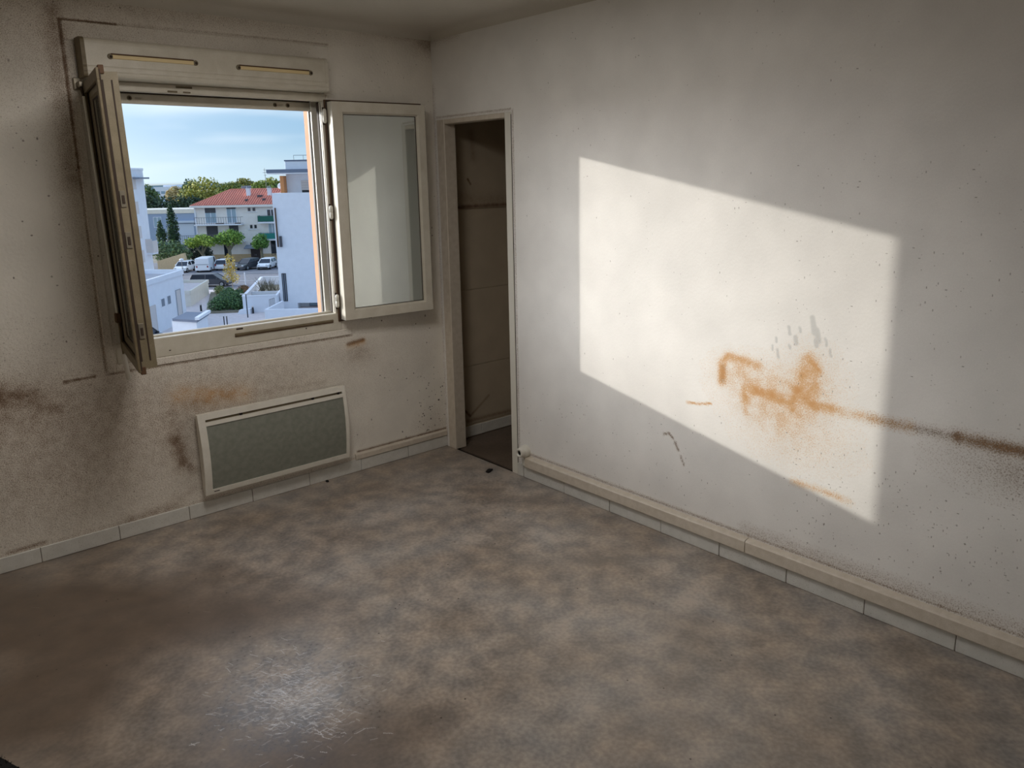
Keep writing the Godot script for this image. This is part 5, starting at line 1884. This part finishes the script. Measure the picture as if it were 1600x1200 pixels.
		obj("mirror", st, pm, t)
	st = nst()
	box(st, Vector3(-0.508 * L, 0.30, -w * 0.8), Vector3(-0.49 * L, 0.46, w * 0.8), 0.03)
	obj("bumper", st, M.rail_dark, t)

func cars():
	var nose := PI / 2       # nose towards the room
	var away := -PI / 2
	car("white hatchback parked left of the white van, its front towards the road", -46.4, 108.5, nose, rgb(236, 238, 240), 4.0, 1.75, 1.48, 0)
	car("white panel van parked before the leaning pollarded tree", -43.6, 109.0, away + 0.12, rgb(232, 236, 240), 4.4, 1.9, 1.95, 1)
	car("white hatchback with a dark rear window right of the white van", -41.6, 110.6, away, rgb(226, 228, 230), 3.9, 1.72, 1.5, 0)
	car("dark hatchback parked behind the yellow birch", -38.2, 110.2, nose - 0.35, rgb(40, 46, 56), 4.0, 1.75, 1.5, 0)
	car("white saloon car facing the road by the entrance door", -35.7, 110.6, nose, rgb(236, 240, 244), 4.2, 1.8, 1.46, 0)
	car("pale car half hidden behind the plain white block", -33.2, 111.5, nose, rgb(222, 226, 232), 4.1, 1.76, 1.46, 0)
	car("long dark estate car standing across the street behind the shed", -36.4, 92.2, PI, rgb(62, 64, 72), 4.6, 1.8, 1.5, 2)
	car("black hatchback with its nose out beside the garage, close to the dirty window leaf", -28.3, 57.4, away, rgb(26, 28, 32), 3.9, 1.7, 1.45, 0)

func post(called: String, label: String, cat: String, a: float, b: float, h: float, r: float, m: Material, group := ""):
	var t := street_thing(called, label, cat, a, b, 0.0, group)
	var st := nst()
	cyl(st, Vector3.ZERO, Vector3(0, h, 0), r, r * 0.9, 8)
	obj("shaft", st, m, t)
	return t

func posts():
	var t: Node3D = post("lamp_post", "thin dark lamp post before the corner of the garden enclosure", "lamp post", -24.5, 69.3, 2.15, 0.05, M.rail_dark)
	var st := nst()
	box(st, Vector3(-0.5, 2.13, -0.09), Vector3(0.06, 2.20, 0.09), 0.02)
	obj("lamp_head", st, M.shutter_light, t)
	for q in [[-30.3, 73.4, "black bollard on the paving by the shed"], [-24.75, 71.5, "black bollard before the garden enclosure"]]:
		t = post("bollard", q[2], "bollard", q[0], q[1], 0.62, 0.10, M.rail_dark, "bollards on the forecourt")
		st = nst()
		cyl(st, Vector3(0, 0.62, 0), Vector3(0, 0.74, 0), 0.10, 0.10, 8)
		obj("cap", st, M.shutter_light, t)
	t = street_thing("gate_post", "pair of thin dark posts with a crossbar on the paving nearest the sill", "post", -24.5, 64.0)
	for x in [-0.12, 0.12]:
		st = nst()
		box(st, Vector3(x - 0.035, 0, -0.035), Vector3(x + 0.035, 1.08, 0.035), 0.005)
		obj("post", st, M.rail_dark, t)
	st = nst()
	box(st, Vector3(-0.5, 1.081, -0.05), Vector3(0.22, 1.13, 0.05), 0.005)
	obj("crossbar", st, M.shutter_light, t)
	post("marker_post", "white marker post at the road edge behind the birch", "post", -32.6, 92.5, 1.5, 0.07, M.white_wall)
	t = post("street_lamp", "small white-headed street lamp left of the white van", "street lamp", -44.6, 103.5, 1.9, 0.05, M.rail)
	st = nst()
	blob(st, Vector3(0, 2.1, 0), Vector3(0.32, 0.18, 0.25), 3, 0.05, 6, 9)
	obj("lamp_head", st, M.white_wall, t)
	# white concrete block at the end of the bed
	t = street_thing("concrete_block", "white concrete block between the bed and the lamp post", "block", -26.1, 71.4)
	st = nst()
	hexa(st, [Vector3(0, 0, 0.2), Vector3(1.2, 0, 0.2), Vector3(1.2, 0, -0.5), Vector3(0, 0, -0.5), Vector3(0.15, 0.4, 0.15), Vector3(1.2, 0.5, 0.15), Vector3(1.2, 0.5, -0.5), Vector3(0.15, 0.4, -0.5)])
	obj("mass", st, M.white_wall, t)
